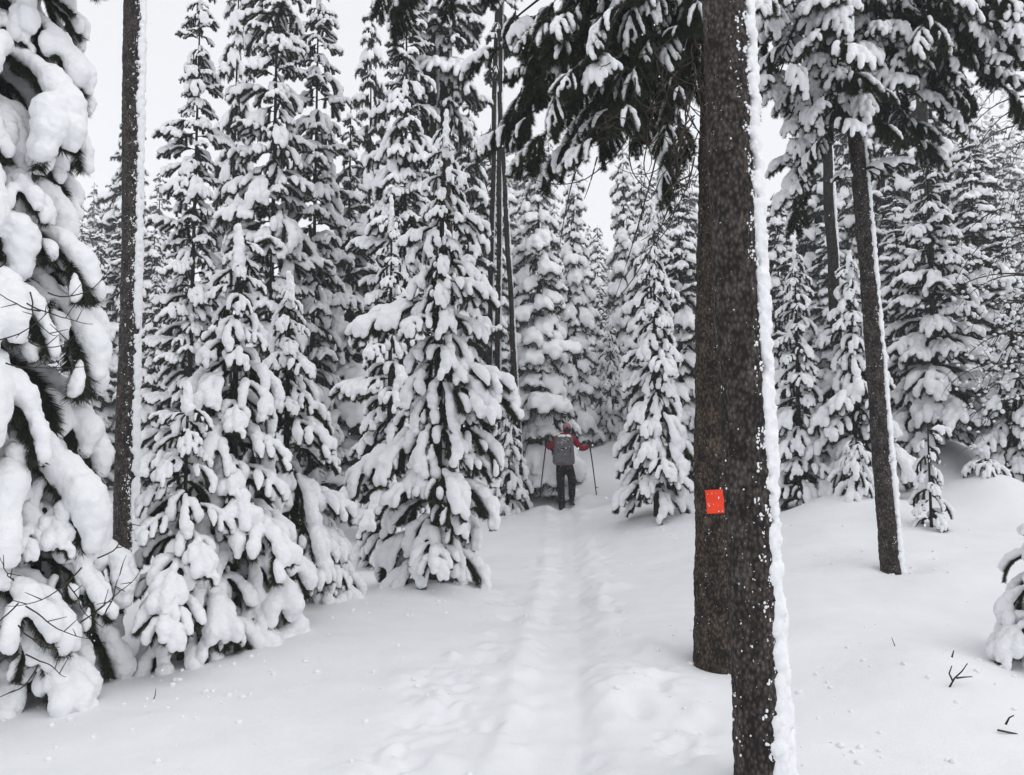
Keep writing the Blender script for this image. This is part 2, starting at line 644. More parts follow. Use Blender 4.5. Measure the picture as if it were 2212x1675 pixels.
for a in [(60, 1512, 5.0), (400, 1402, 6.0), (650, 1325, 7.2), (930, 1277, 8.0), (800, 1222, 10.5), (1215, 1100, 16), (1130, 1045, 18.5),
          (1340, 968, 21), (1440, 1062, 14.5), (1415, 1114, 12), (1230, 1300, 7.8), (1540, 1412, 5.7), (1725, 1110, 11.5),
          (1850, 1104, 10.5), (1930, 1238, 8.0), (2020, 1140, 9.5), (2035, 990, 13), (2200, 1070, 11.5), (2190, 1500, 5.2), (1080, 1150, 12.5),
          (1300, 1180, 11.5), (1190, 1300, 7.8), (2190, 1250, 7.5), (1640, 1240, 8.0)]:
    cp(*a)
CTRL += [(-9, 14, .2), (-15, 30, 1.0), (0, 35, 2.6), (14, 32, 3.2), (0, 60, 5.5), (-40, 60, 3), (40, 60, 7), (-7, 20, .6), (-60, 150, 8), (0, 150, 12), (60, 150, 14), (-80, 0, 0), (80, 0, 3)]
CT = np.array(CTRL, float)


def tps_fit(C, lam=0.02):
    n = len(C)
    d = np.linalg.norm(C[:, None, :2] - C[None, :, :2], axis=2)
    K = np.where(d > 0, d * d * np.log(d + 1e-9), 0) + np.eye(n) * lam
    Pm = np.hstack([np.ones((n, 1)), C[:, :2]])
    A = np.zeros((n + 3, n + 3))
    A[:n, :n], A[:n, n:], A[n:, :n] = K, Pm, Pm.T
    return np.linalg.solve(A, np.concatenate([C[:, 2], np.zeros(3)]))


TW = tps_fit(CT)


def vnoise(x, y, f, s=0.0):
    """smooth noise on arrays by summed sines (cheap)"""
    o = np.zeros_like(x)
    r = np.random.default_rng(int(s * 10) + 7)
    for k in range(7):
        a = r.uniform(0, 2 * PI)
        ff = f * r.uniform(0.6, 1.5)
        o += np.sin((x * math.cos(a) + y * math.sin(a)) * ff * 2 * PI + r.uniform(0, 6.28))
    return o / 7


_LAT = np.random.default_rng(123).uniform(-1, 1, (256, 256))


def vn(x, y, f, o=0):
    """lattice noise on arrays"""
    a, b = x * f + 17.3 * o, y * f + 9.1 * o
    i, j = np.floor(a).astype(int), np.floor(b).astype(int)
    u, v = a - i, b - j
    u, v = u * u * (3 - 2 * u), v * v * (3 - 2 * v)
    g = lambda p, q: _LAT[p % 256, q % 256]
    return (g(i, j) * (1 - u) + g(i + 1, j) * u) * (1 - v) + (g(i, j + 1) * (1 - u) + g(i + 1, j + 1) * u) * v


TRACK = [(0.17, 2.0), (0.19, 3.7), (0.34, 5.4), (0.52, 7.6), (0.72, 10.5), (0.88, 13.2), (1.0, 16.0)]
TRK = np.array(TRACK)
CHURN = []
for (px_c, py_c, wx, wy, am) in [(960, 1480, .22, .45, .045), (850, 1600, .2, .3, .04), (1090, 1290, .13, .5, .03), (1400, 1440, .17, .4, .055), (1470, 1580, .14, .25, .05), (1300, 1190, .12, 1.0, .04), (1330, 1300, .08, .5, .035), (1060, 1400, .1, .3, .03), (1150, 1200, .1, .8, .03)]:
    q = P(px_c, py_c, 1.5 * FPX / (py_c - 950))
    CHURN.append((q.x, q.y, wx, wy, am))
MOUNDS = []      # (x, y, height, sigma)
PITS = [(1.42, 5.52, .09, .22, .2), (3.76, 7.95, .12, .2, .2)]        # (x, y, depth, sx, sy)


def gz(x, y):
    x = np.asarray(x, float)
    y = np.asarray(y, float)
    shp = x.shape
    X, Y = x.ravel(), y.ravel()
    Xc = np.clip(X, -90, 90)
    Yc = np.clip(Y, -10, 160)
    z = TW[len(CT)] + TW[len(CT) + 1] * Xc + TW[len(CT) + 2] * Yc
    for i in range(len(CT)):
        d2 = (Xc - CT[i, 0]) ** 2 + (Yc - CT[i, 1]) ** 2
        z = z + TW[i] * 0.5 * d2 * np.log(d2 + 1e-9)
    near = np.exp(-(np.maximum(Y - 20, 0) / 30) ** 2)
    z += near * (0.05 * vnoise(X, Y, 0.35, 1) + 0.02 * vnoise(X, Y, 0.9, 2) + .010 * vn(X, Y, 1.7, 3) + .004 * vn(X + Y * .4, Y * 2.2, 3.1, 9) + .0015 * vn(X, Y, 14., 4))
    for mx, my, h, s in MOUNDS:
        z += h * np.exp(-((X - mx) ** 2 + (Y - my) ** 2) / (2 * s * s))
    for mx, my, h, sx, sy in PITS:
        z -= h * np.exp(-((X - mx) ** 2 / (2 * sx * sx) + (Y - my) ** 2 / (2 * sy * sy)))
    # the ski track
    cx = np.interp(Y, TRK[:, 1], TRK[:, 0])
    u = X - cx + 0.012 * np.sin(Y * 5.1) + 0.01 * np.sin(Y * 11.7)
    on = 1 / (1 + np.exp((Y - 16.2) * 5))
    hwid = 0.165 + .03 * vn(X, Y, 2.2, 6) + .02 * vn(X, Y, 7., 7)
    prof = -0.045 / (1 + np.exp((np.abs(u) - hwid) / 0.035))
    groove = -0.009 * np.exp(-((u - 0.10) / 0.045) ** 2) * (.6 + .8 * vn(X, Y, .8, 8)) - .01 * np.exp(-((u + 0.08) / 0.045) ** 2) * (.4 + .9 * vn(X, Y, .9, 16))
    berm = 0.018 * np.exp(-((np.abs(u) - 0.31) / 0.07) ** 2) * (1 + 1.1 * vn(X, Y, 3., 10))
    crumble = (0.026 * vn(X, Y, 5., 11) + .014 * vn(X, Y, 11., 12)) * np.exp(-((np.abs(u) - .22) / 0.12) ** 2) + .008 * vn(X, Y, 9., 13) * np.exp(-(u / .2) ** 2)
    # churned snow where people stepped beside the track
    churn = np.zeros_like(X)
    for (mx, my, sx_, sy_, am) in CHURN:
        churn += am * np.exp(-(((X - mx) / sx_) ** 2 + ((Y - my) / sy_) ** 2))
    z += churn * (np.abs(vn(X, Y, 7., 14)) * .9 + .6 * vn(X, Y, 15., 15) - .5)
    z += on * (prof + groove + berm + crumble)
    return z.reshape(shp)


def G(x, y):
    return float(gz(np.array([x]), np.array([y]))[0])


def base(px, d):
    """a point on the snow in column px, d metres ahead"""
    x = (px - 1106.0) / FPX * d / math.cos(PITCH)
    # correct for pitch: iterate on the row
    for _ in range(6):
        z = G(x, d)
        # find row
        c, s = math.cos(PITCH), math.sin(PITCH)
        yy, zz = d, z - EYE
        depth = yy * c + zz * s
        x = (px - 1106.0) / FPX * depth
    return Vector((x, d, G(x, d)))


rp = random.Random(5)
# broken snow beside the track, pole marks and old prints
for (px, py, n, w, h, dep) in [(960, 1480, 16, 110, 70, .035), (860, 1600, 12, 120, 60, .035), (1085, 1290, 9, 30, 50, .03), (1400, 1440, 15, 60, 70, .045),
                               (1470, 1560, 12, 60, 90, .045), (1300, 1200, 9, 26, 90, .03), (1330, 1300, 7, 20, 50, .03), (1130, 1190, 5, 12, 40, .025), (1060, 1400, 6, 30, 40, .03), (1290, 1140, 6, 18, 30, .04)]:
    for k in range(n):
        qx, qy = px + rp.uniform(-w, w), py + rp.uniform(-h, h)
        d = 1.5 * FPX / max(60, qy - 950)
        q = P(qx, qy, d)
        s = rp.uniform(0.025, 0.10)
        PITS.append((q.x, q.y, dep * rp.uniform(-0.9, 1.1) * (1.3 if s < .06 else 1), s, s * rp.uniform(.8, 1.8)))
for (px, d, h, s) in [(1180, 17.3, .25, .5), (1290, 17.0, .3, .45), (1170, 15.7, .1, .2), (1270, 15.9, .22, .22), (1545, 5.95, .05, .3), (1650, 3.7, .10, .2), (1925, 8.0, .1, .35),
                      (930, 8.0, .12, .5), (1900, 5.6, .12, .5), (2000, 5.0, .1, .4), (1820, 10.8, .25, .5), (1980, 12.2, .3, .6), (2120, 10.8, .25, .45), (2025, 12.8, .3, .5), (2180, 10.5, .22, .5), (1760, 9.6, .12, .6), (2080, 7.2, .1, .5), (1830, 6.6, .08, .5), (1950, 4.3, .06, .35), (2120, 4.9, .1, .4), (680, 7.2, .12, .4), (760, 6.3, .08, .6)]:
    x = (px - 1106) / FPX * d
    MOUNDS.append((x, d, h, s))


def ground():
    ys = np.concatenate([np.linspace(-60, 1.0, 12)[:-1], np.linspace(1.0, 3.0, 20)[:-1], np.geomspace(3.0, 22, 430)[:-1], np.geomspace(22, 700, 60)])
    sx = np.concatenate([-np.geomspace(1.0, 30, 18)[::-1], np.linspace(-1.0, 1.0, 560)[1:-1], np.geomspace(1.0, 30, 18)])
    Y, S = np.meshgrid(ys, sx, indexing='ij')
    hw = np.maximum(0.75 * np.abs(Y), 2.2)
    X = S * hw
    X = np.clip(X, -700, 700)
    Z = gz(X, Y)
    ny, nx = X.shape
    V = np.stack([X, Y, Z], 2).reshape(-1, 3)
    i = np.arange(ny - 1)[:, None] * nx + np.arange(nx - 1)[None]
    F = np.stack([i, i + 1, i + nx + 1, i + nx], 2).reshape(-1, 4)
    o = obj('snowy_ground', mesh('snowy_ground', V, F, M['ground_snow'], True))
    tag(o, 'fresh snow with a ski track running up the middle', None, None, 'structure')
    o['label'] = 'deep fresh snow covering the forest floor with a ski track up the middle'


ground()

# ---------------------------------------------------------------- big trunks
def big_trunk(pb, pt, r0, r1, m, seed, nseg=110, step=0.008, rough=0.006, zmax=None):
    """bark modelled as plates: rings of displaced vertices from pb to pt (vectors), in coordinates relative to pb"""
    ax = pt - pb
    L = ax.length
    ks = int(L / step)
    ang = np.linspace(0, 2 * PI, nseg, endpoint=False)
    x, y = frame(np.array(ax))
    V = np.zeros((ks + 1, nseg, 3))
    for i in range(ks + 1):
        s = i / ks
        rr = r0 + (r1 - r0) * s + 0.025 * math.exp(-s * L / 0.2) * r0 / 0.1
        zz = s * L
        disp = np.array([0.0] * nseg)
        for j in range(nseg):
            ca, sa = math.cos(ang[j]), math.sin(ang[j])
            q = Vector((ca * r0 * 38 + seed, sa * r0 * 38, zz * 16))
            d, _ = noise.voronoi(q)
            disp[j] = (min(d[1] - d[0], 0.5) * 2 - 0.5) * rough + noise.noise(q * 0.25) * rough * 1.3
        rad = rr + disp
        c = np.array(ax) * s + 0.012 * np.array([math.sin(zz * 1.3 + seed), math.cos(zz * 0.9 + seed), 0])
        V[i] = c + (np.cos(ang) * rad)[:, None] * x + (np.sin(ang) * rad)[:, None] * y
    i = np.arange(ks)[:, None] * nseg + np.arange(nseg)[None]
    j = np.arange(ks)[:, None] * nseg + (np.arange(nseg)[None] + 1) % nseg
    F = np.stack([i, j, j + nseg, i + nseg], 2).reshape(-1, 4)
    return mesh('trunk', V.reshape(-1, 3), F, m, True)


def trunk_snow(pb, pt, r0, r1, side_deg, thick, half_deg, seed, vox=0.012, crumbs=0, foot=0.0):
    """snow plastered down one side of a trunk by the wind"""
    rnd = random.Random(seed)
    ax = np.array(pt - pb)
    L = np.linalg.norm(ax)
    B = []
    n = int(L / 0.016)
    for i in range(n):
        s = i / n
        rr = r0 + (r1 - r0) * s
        for k in range(3):
            a = R(side_deg + rnd.uniform(-half_deg, half_deg) * (.82 + .3 * noise.noise(Vector((s * L * 2.2, seed, 0)))) * (1 + foot * math.exp(-s * L / 0.6)))
            q = thick * rnd.uniform(0.68, 0.8) * (1 + foot * 1.1 * math.exp(-s * L / 1.1)) * (0.95 + 0.10 * math.sin(s * L * 3.1 + seed) + 0.08 * math.sin(s * L * 8.3))
            dd = (rr + q * 0.15 + thick * 0.35 * rnd.random()) if abs(math.degrees(a) - side_deg) < half_deg * 0.5 else rr
            B.append((ax * s + np.array([math.cos(a), math.sin(a), 0]) * dd + np.array([0, 0, rnd.uniform(-.01, .01)]), q * 0.75))
    V, F = balls(B, 1)
    v, nn, f = remesh(V, F, vox, 1)
    v = rough_up(v, nn, ((5, thick * 0.14), (22, thick * 0.06), (60, thick * 0.12), (120, thick * .10)), seed)
    return mesh('snow_strip', v, f, M['snow'], True)


def crumb_mesh(pb, pt, r0, r1, side_deg, half_deg, n, seed, size=(0.002, 0.011), edge_bias=0.55, zlim=1.0):
    rnd = random.Random(seed)
    ax = np.array(pt - pb)
    L = np.linalg.norm(ax)
    B = []
    for i in range(n):
        s = rnd.random() * zlim
        rr = r0 + (r1 - r0) * s
        if rnd.random() < edge_bias * .8:
            a = R(side_deg - abs(rnd.gauss(0, 22)) - half_deg * 0.7)
            c = rnd.randint(2, 7)
        else:
            a = R(rnd.uniform(180, 360))
            c = 1
        for k in range(c):
            q = rnd.uniform(*size) * (1 if c > 1 else 0.6)
            a2 = a + rnd.uniform(-.01, .01) / rr
            B.append((ax * s + np.array([math.cos(a2), math.sin(a2), 0]) * (rr + 0.004) + np.array([0, 0, rnd.uniform(-.02, .02)]),
                      (q * rnd.uniform(.6, 1.2), q * .6, q * rnd.uniform(.8, 1.6))))
    V, F = balls(B, 1)
    return mesh('snow_crumbs', V, F, M['snow'], False)


def pine_trunk(name, label, cat, pb, pt, r0, r1, m, seed, side=0, thick=0.07, half=38, nseg=110, step=0.008, rough=0.006, vox=0.012, crumbs=500, csize=(.002, .011), foot=0.5, group=None):
    root = obj(name, None, loc=pb)
    tag(root, label, cat, group)
    obj('trunk', big_trunk(pb, pt, r0, r1, m, seed, nseg, step, rough), root)
    if thick:
        obj('snow_strip', trunk_snow(pb, pt, r0, r1, side, thick, half, seed, vox, foot=foot), root)
    if crumbs:
        c = obj('snow_crumbs', crumb_mesh(pb, pt, r0, r1, side, half, crumbs, seed + 1, csize), root)
        c['kind'] = 'stuff'
    return root


# front right trunk, rear trunk with the marker, left trunk, right mid trunk
fb = P(1640, 1740, 3.6)
fb.z = G(fb.x, fb.y) - 0.1
ft = P(1563, -80, 3.6)
front = pine_trunk('pine_tree', 'closest dark pine trunk, its right side plastered with a thick ragged strip of snow', 'tree', fb, ft, .103, .097, M['bark_grey'], 1,
                   side=-8, thick=.05, half=34, crumbs=430, csize=(.002, .008), foot=.75)
rb = P(1546, 1412, 5.6)
rb.z = G(rb.x, rb.y) - 0.12
rt = P(1552, -120, 5.6)
rear = pine_trunk('pine_tree', 'brown pine trunk carrying the orange marker, partly behind the closest trunk', 'tree', rb, rt, .155, .122, M['bark_brown'], 2,
                  side=5, thick=.05, half=30, crumbs=330, csize=(.0015, .0045), rough=.008)
lb = P(270, 1260, 9.0)
lb.z = G(lb.x, lb.y) - 0.1
lt = P(293, -60, 9.0)
left = pine_trunk('pine_tree', 'dark bare pine trunk at the left with frost down its right side', 'tree', lb, lt, .116, .108, M['bark_grey'], 3,
                  side=-8, thick=.045, half=36, nseg=70, step=.014, vox=.018, crumbs=420, csize=(.003, .008), foot=0)
mb = P(1927, 1238, 8.0)
mb.z = G(mb.x, mb.y) - 0.1
mt = P(1830, 60, 8.0)
mid = pine_trunk('pine_tree', 'slanting pine trunk right of the closest trunk, under a crown heavy with snow', 'tree', mb, mt, .088, .072, M['bark_grey'], 4,
                 side=-5, thick=.045, half=38, nseg=60, step=.016, vox=.016, crumbs=260, csize=(.002, .006), foot=.5)


# ---------------------------------------------------------------- pine crowns
def droop_spray(root, org, az, l, pt, protos, rnd):
    bough(root, rnd.choice(protos), org - root.location, az, l, pt)


def limb(root, pts, r0, r1):
    g = Geo()
    V, F = tube([tuple(Vector(p) - root.location) for p in pts], np.linspace(r0, r1, len(pts)), 7)
    g.add(V, F)
    return obj('limb', g.build('limb', M['bark_far'], True), root)


def bez(a, b, c, n=10):
    return [a * (1 - t) ** 2 + b * 2 * t * (1 - t) + c * t * t for t in np.linspace(0, 1, n)]


rnd = random.Random(77)
# left canopy of the rear pine: limbs that leave the trunk above the picture and hang to the left
def canopy(tree, tx, td, limbs, r0, picks, snowpicks):
    for (ex, ey, d, mx, my, n, ls, snowy) in limbs:
        a = P(tx(my - 40), my - 40, td)
        c = P(ex, ey, d)
        b = P(mx, my, (d + td) / 2)
        pts = bez(a, b, c, 12)
        limb(tree, pts, r0, .006)
        dirv = c - b
        for k in range(n):
            t = 0.22 + 0.78 * k / (n - 1)
            i = min(int(t * 11), 10)
            p = pts[i].lerp(pts[i + 1], t * 11 - i)
            az = math.atan2(dirv.y, dirv.x) + rnd.uniform(-1.2, 1.2)
            bough(tree, PINE[rnd.choice(snowpicks if snowy else picks)], p + Vector((rnd.uniform(-.06, .06), rnd.uniform(-.12, .12), rnd.uniform(-.12, .03))) - tree.location, az, ls * rnd.uniform(.7, 1.2), R(rnd.uniform(-5, 35)))


canopy(rear, lambda y: 1556, 5.6, [
    (1125, 250, 5.6, 1290, -60, 16, .42, 0), (1140, 170, 5.9, 1330, -140, 14, .42, 0), (1200, 240, 5.2, 1380, -100, 15, .42, 0), (1270, 290, 5.7, 1420, -80, 15, .42, 0),
    (1320, 280, 5.3, 1450, -140, 15, .42, 0), (1390, 260, 5.8, 1480, -140, 14, .42, 0), (1090, 60, 6.0, 1300, -130, 13, .4, 1), (1200, 40, 5.3, 1380, -200, 13, .42, 1),
    (1300, 90, 5.0, 1440, -160, 12, .42, 1), (1440, 280, 5.5, 1500, -60, 14, .4, 0), (1260, 160, 6.2, 1400, -120, 13, .42, 0), (1370, 160, 6.0, 1460, -160, 13, .42, 0),
    (1480, 250, 5.9, 1520, -120, 13, .4, 0), (1230, 130, 6.4, 1420, -100, 13, .42, 0), (1430, 120, 6.3, 1500, -160, 13, .42, 0), (1490, 60, 6.0, 1530, -160, 10, .4, 0)],
    .022, (6, 7, 1, 0, 3, 7, 2), (4, 5, 2, 0, 4))

# curly dead twigs hanging inside that canopy
for k in range(46):
    x, y = rnd.uniform(1330, 1508), rnd.uniform(60, 330)
    d = rnd.uniform(5.0, 5.5)
    p = P(x, y, d)
    pts = [p]
    a1, a2 = rnd.uniform(0, 6.28), rnd.uniform(-.3, .3)
    v = Vector((rnd.uniform(-.5, .3), rnd.uniform(-.3, .3), -.9))
    for j in range(rnd.randint(9, 17)):
        a1 += rnd.uniform(-.9, .9)
        v = (v + Vector((math.cos(a1) * .35 - .05, math.sin(a1) * .3, -.12 if j < 8 else .15))).normalized()
        p = p + v * .05
        pts.append(p)
    g = Geo()
    V, F = tube([tuple(q - rear.location) for q in pts], np.linspace(.0055, .002, len(pts)), 4)
    g.add(V, F)
    for j in range(3, len(pts) - 1, 3):
        e = pts[j] + Vector((rnd.uniform(-.12, .12), rnd.uniform(-.08, .08), rnd.uniform(-.14, .02)))
        m_ = pts[j].lerp(e, .5) + Vector((0, 0, .02))
        V, F = tube([tuple(q - rear.location) for q in (pts[j], m_, e)], [.003, .0025, .0015], 3)
        g.add(V, F)
    obj('bare_twig', g.build('bare_twig', M['twig']), rear)

# bare drooping twigs under that canopy
for (x0, y0, x1, y1, x2, y2, d) in [(1480, 300, 1440, 560, 1290, 690, 5.3), (1420, 330, 1385, 480, 1330, 640, 5.4), (1255, 350, 1230, 380, 1205, 560, 5.5), (1500, 340, 1480, 470, 1385, 520, 5.2),
                                    (1490, 380, 1400, 420, 1440, 480, 5.2), (1290, 340, 1275, 400, 1262, 430, 5.4), (1495, 200, 1470, 330, 1440, 420, 5.1), (1440, 380, 1500, 480, 1370, 560, 5.3),
                                    (1500, 250, 1430, 300, 1490, 470, 5.25)]:
    pts = bez(P(x0, y0, d), P(x1, y1, d - .15), P(x2, y2, d + .1), 14)
    g = Geo()
    V, F = tube([tuple(p - rear.location) for p in pts], np.linspace(.006, .0022, 14), 5)
    g.add(V, F)
    obj('bare_twig', g.build('bare_twig', M['twig']), rear)

# crown of the slanting pine on the right
canopy(mid, lambda y: 1838, 8.0, [
    (1690, 120, 7.0, 1770, -80, 14, .42, 1), (1700, 270, 7.3, 1790, 40, 14, .42, 1), (1750, 370, 7.6, 1810, 90, 14, .42, 1), (1680, 10, 7.0, 1740, -140, 12, .45, 1),
    (1800, 270, 7.0, 1840, 0, 14, .42, 1), (1870, 230, 7.2, 1860, -20, 14, .42, 0), (1940, 190, 7.4, 1930, -20, 14, .42, 1), (2030, 170, 7.6, 1980, -60, 13, .42, 0),
    (2130, 90, 8.0, 2030, -90, 13, .42, 1), (2230, 20, 8.0, 2060, -150, 13, .45, 0), (1920, 260, 8.3, 1880, 90, 12, .4, 0), (1740, 400, 8.2, 1800, 200, 12, .38, 1),
    (2000, 30, 7.0, 1930, -120, 12, .45, 1), (1790, 80, 6.8, 1830, -120, 12, .45, 1), (2100, 190, 8.4, 2000, 20, 12, .4, 0), (2180, 120, 7.4, 2060, -60, 12, .42, 1), (1850, 120, 7.6, 1850, -80, 12, .42, 0)],
    .024, (0, 6, 2, 5, 7), (4, 5, 4, 2, 0))
canopy(mid, lambda y: 1838, 8.0, [
    (1960, 280, 8.0, 1900, 20, 14, .42, 1), (2050, 250, 7.8, 1960, 0, 14, .42, 0), (2150, 180, 7.9, 2020, -40, 14, .42, 1), (2200, 60, 7.2, 2050, -120, 13, .45, 1), (1670, 200, 7.8, 1750, -40, 14, .42, 1),
    (1665, 90, 7.5, 1740, -100, 13, .42, 1), (1760, 200, 7.5, 1800, -60, 14, .42, 0), (1900, 60, 7.2, 1880, -120, 13, .42, 1), (2090, 60, 7.4, 1980, -120, 13, .42, 0)],
    .02, (0, 6, 2, 5, 7), (4, 5, 4, 2, 0))
# the snow-laden bough at the trunk
for (az, l, pt) in [(-20, .5, -22), (20, .42, -20), (200, .3, 0)]:
    bough(mid, FLAT[1], P(1852, 375, 7.95) - mid.location, R(az), l, R(pt))

# trail marker on the rear trunk
def marker():
    import bmesh
    q = P(1536, 1080, 5.6)
    s = (1080 - 1412) / (-120 - 1412)
    bm = bmesh.new()
    bmesh.ops.create_cube(bm, size=1)
    bmesh.ops.scale(bm, vec=(.142, .003, .158), verts=bm.verts)
    bmesh.ops.subdivide_edges(bm, edges=bm.edges, cuts=5, use_grid_fill=True)
    for v in bm.verts:
        v.co.y += 0.35 * v.co.x * v.co.x * 4 + .002 * math.sin(v.co.z * 40)
    me = bpy.data.meshes.new('trail_marker')
    bm.to_mesh(me)
    bm.free()
    m = mat('orange_plastic', (0.9, 0.06, 0.012), 0.5, 0.3)
    noise_col(m, [(0.35, (0.8, 0.045, 0.01)), (0.7, (0.92, 0.065, 0.014))], scale=12)
    me.materials.append(m)
    o = obj('trail_marker', me, None, (q.x, 5.6 - .15 - .012, q.z), (0, R(-4), R(-9)))
    tag(o, 'small bright orange square marker fixed to the brown pine trunk', 'trail marker')
    rr = random.Random(3)
    B = []
    for k in range(20):
        x = .068 if rr.random() < .45 else rr.uniform(-.06, .06)
        B.append(((x + rr.uniform(-.006, .004), -.004, rr.uniform(-.075, .075)), rr.uniform(.0015, .005)))
    V, F = balls(B, 1)
    c = obj('snow_flecks', mesh('snow_flecks', V, F, M['snow']), o)
    c['kind'] = 'stuff'


marker()

# ---------------------------------------------------------------- near trees
def hpx(px, ytop, d):
    """height of a tree whose top shows at row ytop"""
    b = base(px, d)
    return b, P(px, ytop, d).z - b.z


def W(px, d):
    return px / FPX * d


b, H = hpx(495, 515, 6.2)
near_tree('fir_tree', 'young fir with drooping finger-like snow pads, nearest of the left group, slim leader mid-slope', 'tree', b, H, .66, 62, NEAR + FAT[:3], 21, trunk_r=.05, group='young firs beside the track', zpow=1.1)
b, H = hpx(612, 615, 7.2)
near_tree('fir_tree', 'young fir just right of and behind the finger-laden fir, arching boughs dark inside', 'tree', b, H, .66, 62, NEAR, 22, trunk_r=.05, group='young firs beside the track')
b, H = hpx(390, 860, 5.7)
near_tree('fir_tree', 'low sapling at the foot of the left fir group with long hanging snow pads', 'tree', b, H, .55, 32, NEAR, 23, trunk_r=.03, group='young firs beside the track')
b, H = hpx(945, 260, 8.0)
near_tree('fir_tree', 'tall young fir left of the track with wide heavy arms and a snow-capped spike', 'tree', b + Vector((-.02, 0, 0)), H, .62, 84, NEAR + FAT[:1], 24, trunk_r=.07, group='young firs beside the track', lean=.0035, z0=.2,
          extra=[(FLAT[1], H * .585, 185, .95, 4), (FLAT[3], H * .60, 172, .8, 4), (NEAR[5], H * .63, -10, .6, -10), (NEAR[2], H * .63, -35, .55, -8), (NEAR[5], H * .42, -8, .85, -8), (NEAR[0], H * .41, -30, .8, -6),
                 (NEAR[2], H * .44, -15, .8, -8), (FLAT[3], H * .30, 190, 1.0, 14), (FLAT[1], H * .31, 176, .95, 16), (NEAR[4], H * .34, 3, .8, 0), (FLAT[1], H * .76, 185, .5, 10), (NEAR[2], H * .78, -5, .5, -5)])
b, H = hpx(838, 440, 10.5)
near_tree('fir_tree', 'slender fir half hidden left of the wide-armed fir', 'tree', b, H, .6, 62, NEAR, 25, trunk_r=.05, group='young firs beside the track')
b, H = hpx(705, 1120, 7.3)
near_tree('fir_tree', 'small rounded fir almost buried in snow between the left group and the wide-armed fir', 'tree', b, H, .32, 26, FAT, 26, trunk_r=.02, group='young firs beside the track', cap=False)
b, H = hpx(1420, 440, 12.0)
near_tree('fir_tree', 'fir with a visible dark stem right of the track, left of the marked pine', 'tree', b, H, .62, 78, NEAR, 27, trunk_r=.06, group='young firs beside the track', z0=.3)
b, H = hpx(1730, 535, 11.5)
near_tree('fir_tree', 'narrow fir with hanging snow pads in the gap between the two leaning trunks', 'tree', b, H, .5, 66, NEAR, 28, trunk_r=.05, group='firs on the right bank')
b, H = hpx(1850, 560, 11.3)
near_tree('fir_tree', 'full fir standing directly behind the slanting pine trunk', 'tree', b, H, .75, 74, FAT + NEAR, 29, trunk_r=.05, group='firs on the right bank')
b, H = hpx(1852, 945, 10.6)
near_tree('fir_tree', 'squat snow-smothered sapling left of the foot of the slanting trunk', 'tree', b, H, .33, 26, FAT, 30, trunk_r=.02, group='firs on the right bank', cap=False)
b, H = hpx(2012, 920, 9.4)
near_tree('fir_tree', 'little crooked sapling with a bent snow top on the right bank', 'tree', b, H, .22, 15, NEAR, 31, trunk_r=.022, group='firs on the right bank', cap=False, z0=.1,
          extra=[(FAT[2], H * .93, 20, .3, -35)])
b, H = hpx(2025, 300, 12.5)
near_tree('fir_tree', 'broad dark-branched fir at the right with flat snow pads on every tier', 'tree', b, H, .9, 96, FLAT + NEAR[:3], 32, trunk_r=.07, group='firs on the right bank')
b, H = hpx(2130, 990, 10.8)
near_tree('fir_tree', 'tiny sapling bowed under one round snow cap near the right edge', 'tree', b, H, .2, 9, FAT, 33, trunk_r=.02, group='firs on the right bank', cap=False)
b, H = hpx(1190, 715, 18.0)
near_tree('fir_tree', 'low spreading fir directly behind the skier', 'tree', b, H, .75, 60, NEAR + FAT, 41, trunk_r=.06, group='small firs around the skier')
b, H = hpx(1320, 690, 23.0)
near_tree('fir_tree', 'short fir on the rise right of the skier', 'tree', b, H, .72, 60, FAT + NEAR[:4], 42, trunk_r=.05, group='small firs around the skier')
b, H = hpx(1256, 800, 22.0)
near_tree('fir_tree', 'very small rounded fir between the two low firs by the skier', 'tree', b, H, .5, 34, FAT, 43, trunk_r=.04, group='small firs around the skier')
b, H = hpx(1098, 850, 16.0)
near_tree('fir_tree', 'small snow-choked fir left of the skier at the foot of the thin dark stems', 'tree', b, H, .5, 40, FAT + NEAR[:3], 44, trunk_r=.04, group='small firs around the skier')
b, H = hpx(2200, 620, 11.5)
near_tree('fir_tree', 'fir cut by the right edge of the frame', 'tree', b, H, .62, 70, NEAR + FLAT, 45, trunk_r=.06, group='firs on the right bank')
# right edge
b, H = hpx(2275, 1100, 5.6)
near_tree('fir_tree', 'snow-tipped fir boughs poking in from the lower right edge of the picture', 'tree', b, H, .44, 26, FAT + NEAR, 34, trunk_r=.03, group='firs on the right bank')
# near left giant
b, H = hpx(-125, -900, 5.0)
near_tree('spruce_tree', 'huge near spruce at the left edge hung with thick rounded snow masses', 'tree', b, H, .84, 145, FAT + NEAR, 35, z0=.45, trunk_r=.10, power=.25, lmin=.12, pitch=14, spread=.4)
b, H = hpx(70, 900, 5.2)
near_tree('fir_tree', 'bushy snow-buried young fir with bare twigs at the lower left corner', 'tree', b, H, .6, 30, NEAR + FAT[:2], 36, trunk_r=.04, cap=False, power=.5, z0=.3)

# the tall firs of the left group, bough by bough
TALL = NEAR + FLAT + FLAT
for (px_, yt_, d_, rad_, n_, sd_, lab_) in [(400, -70, 13, .5, 125, 51, 'tall narrow fir just right of the left bare trunk, its tip cut by the frame'),
                                            (575, -260, 13.2, .72, 150, 52, 'tallest and widest fir of the left group'),
                                            (668, -90, 14.2, .66, 130, 53, 'tall fir on the right flank of the left group'),
                                            (868, -70, 12.5, .62, 130, 54, 'snowy fir immediately left of the twin brown trunks')]:
    b, H = hpx(px_, yt_, d_)
    near_tree('fir_tree', lab_, 'tree', b, H, rad_, int(n_ * 1.2), TALL, sd_, trunk_r=.055, group='tall firs rising above the young firs', power=.6, lmin=.22, z0=.6, spread=.38, pitch=14)
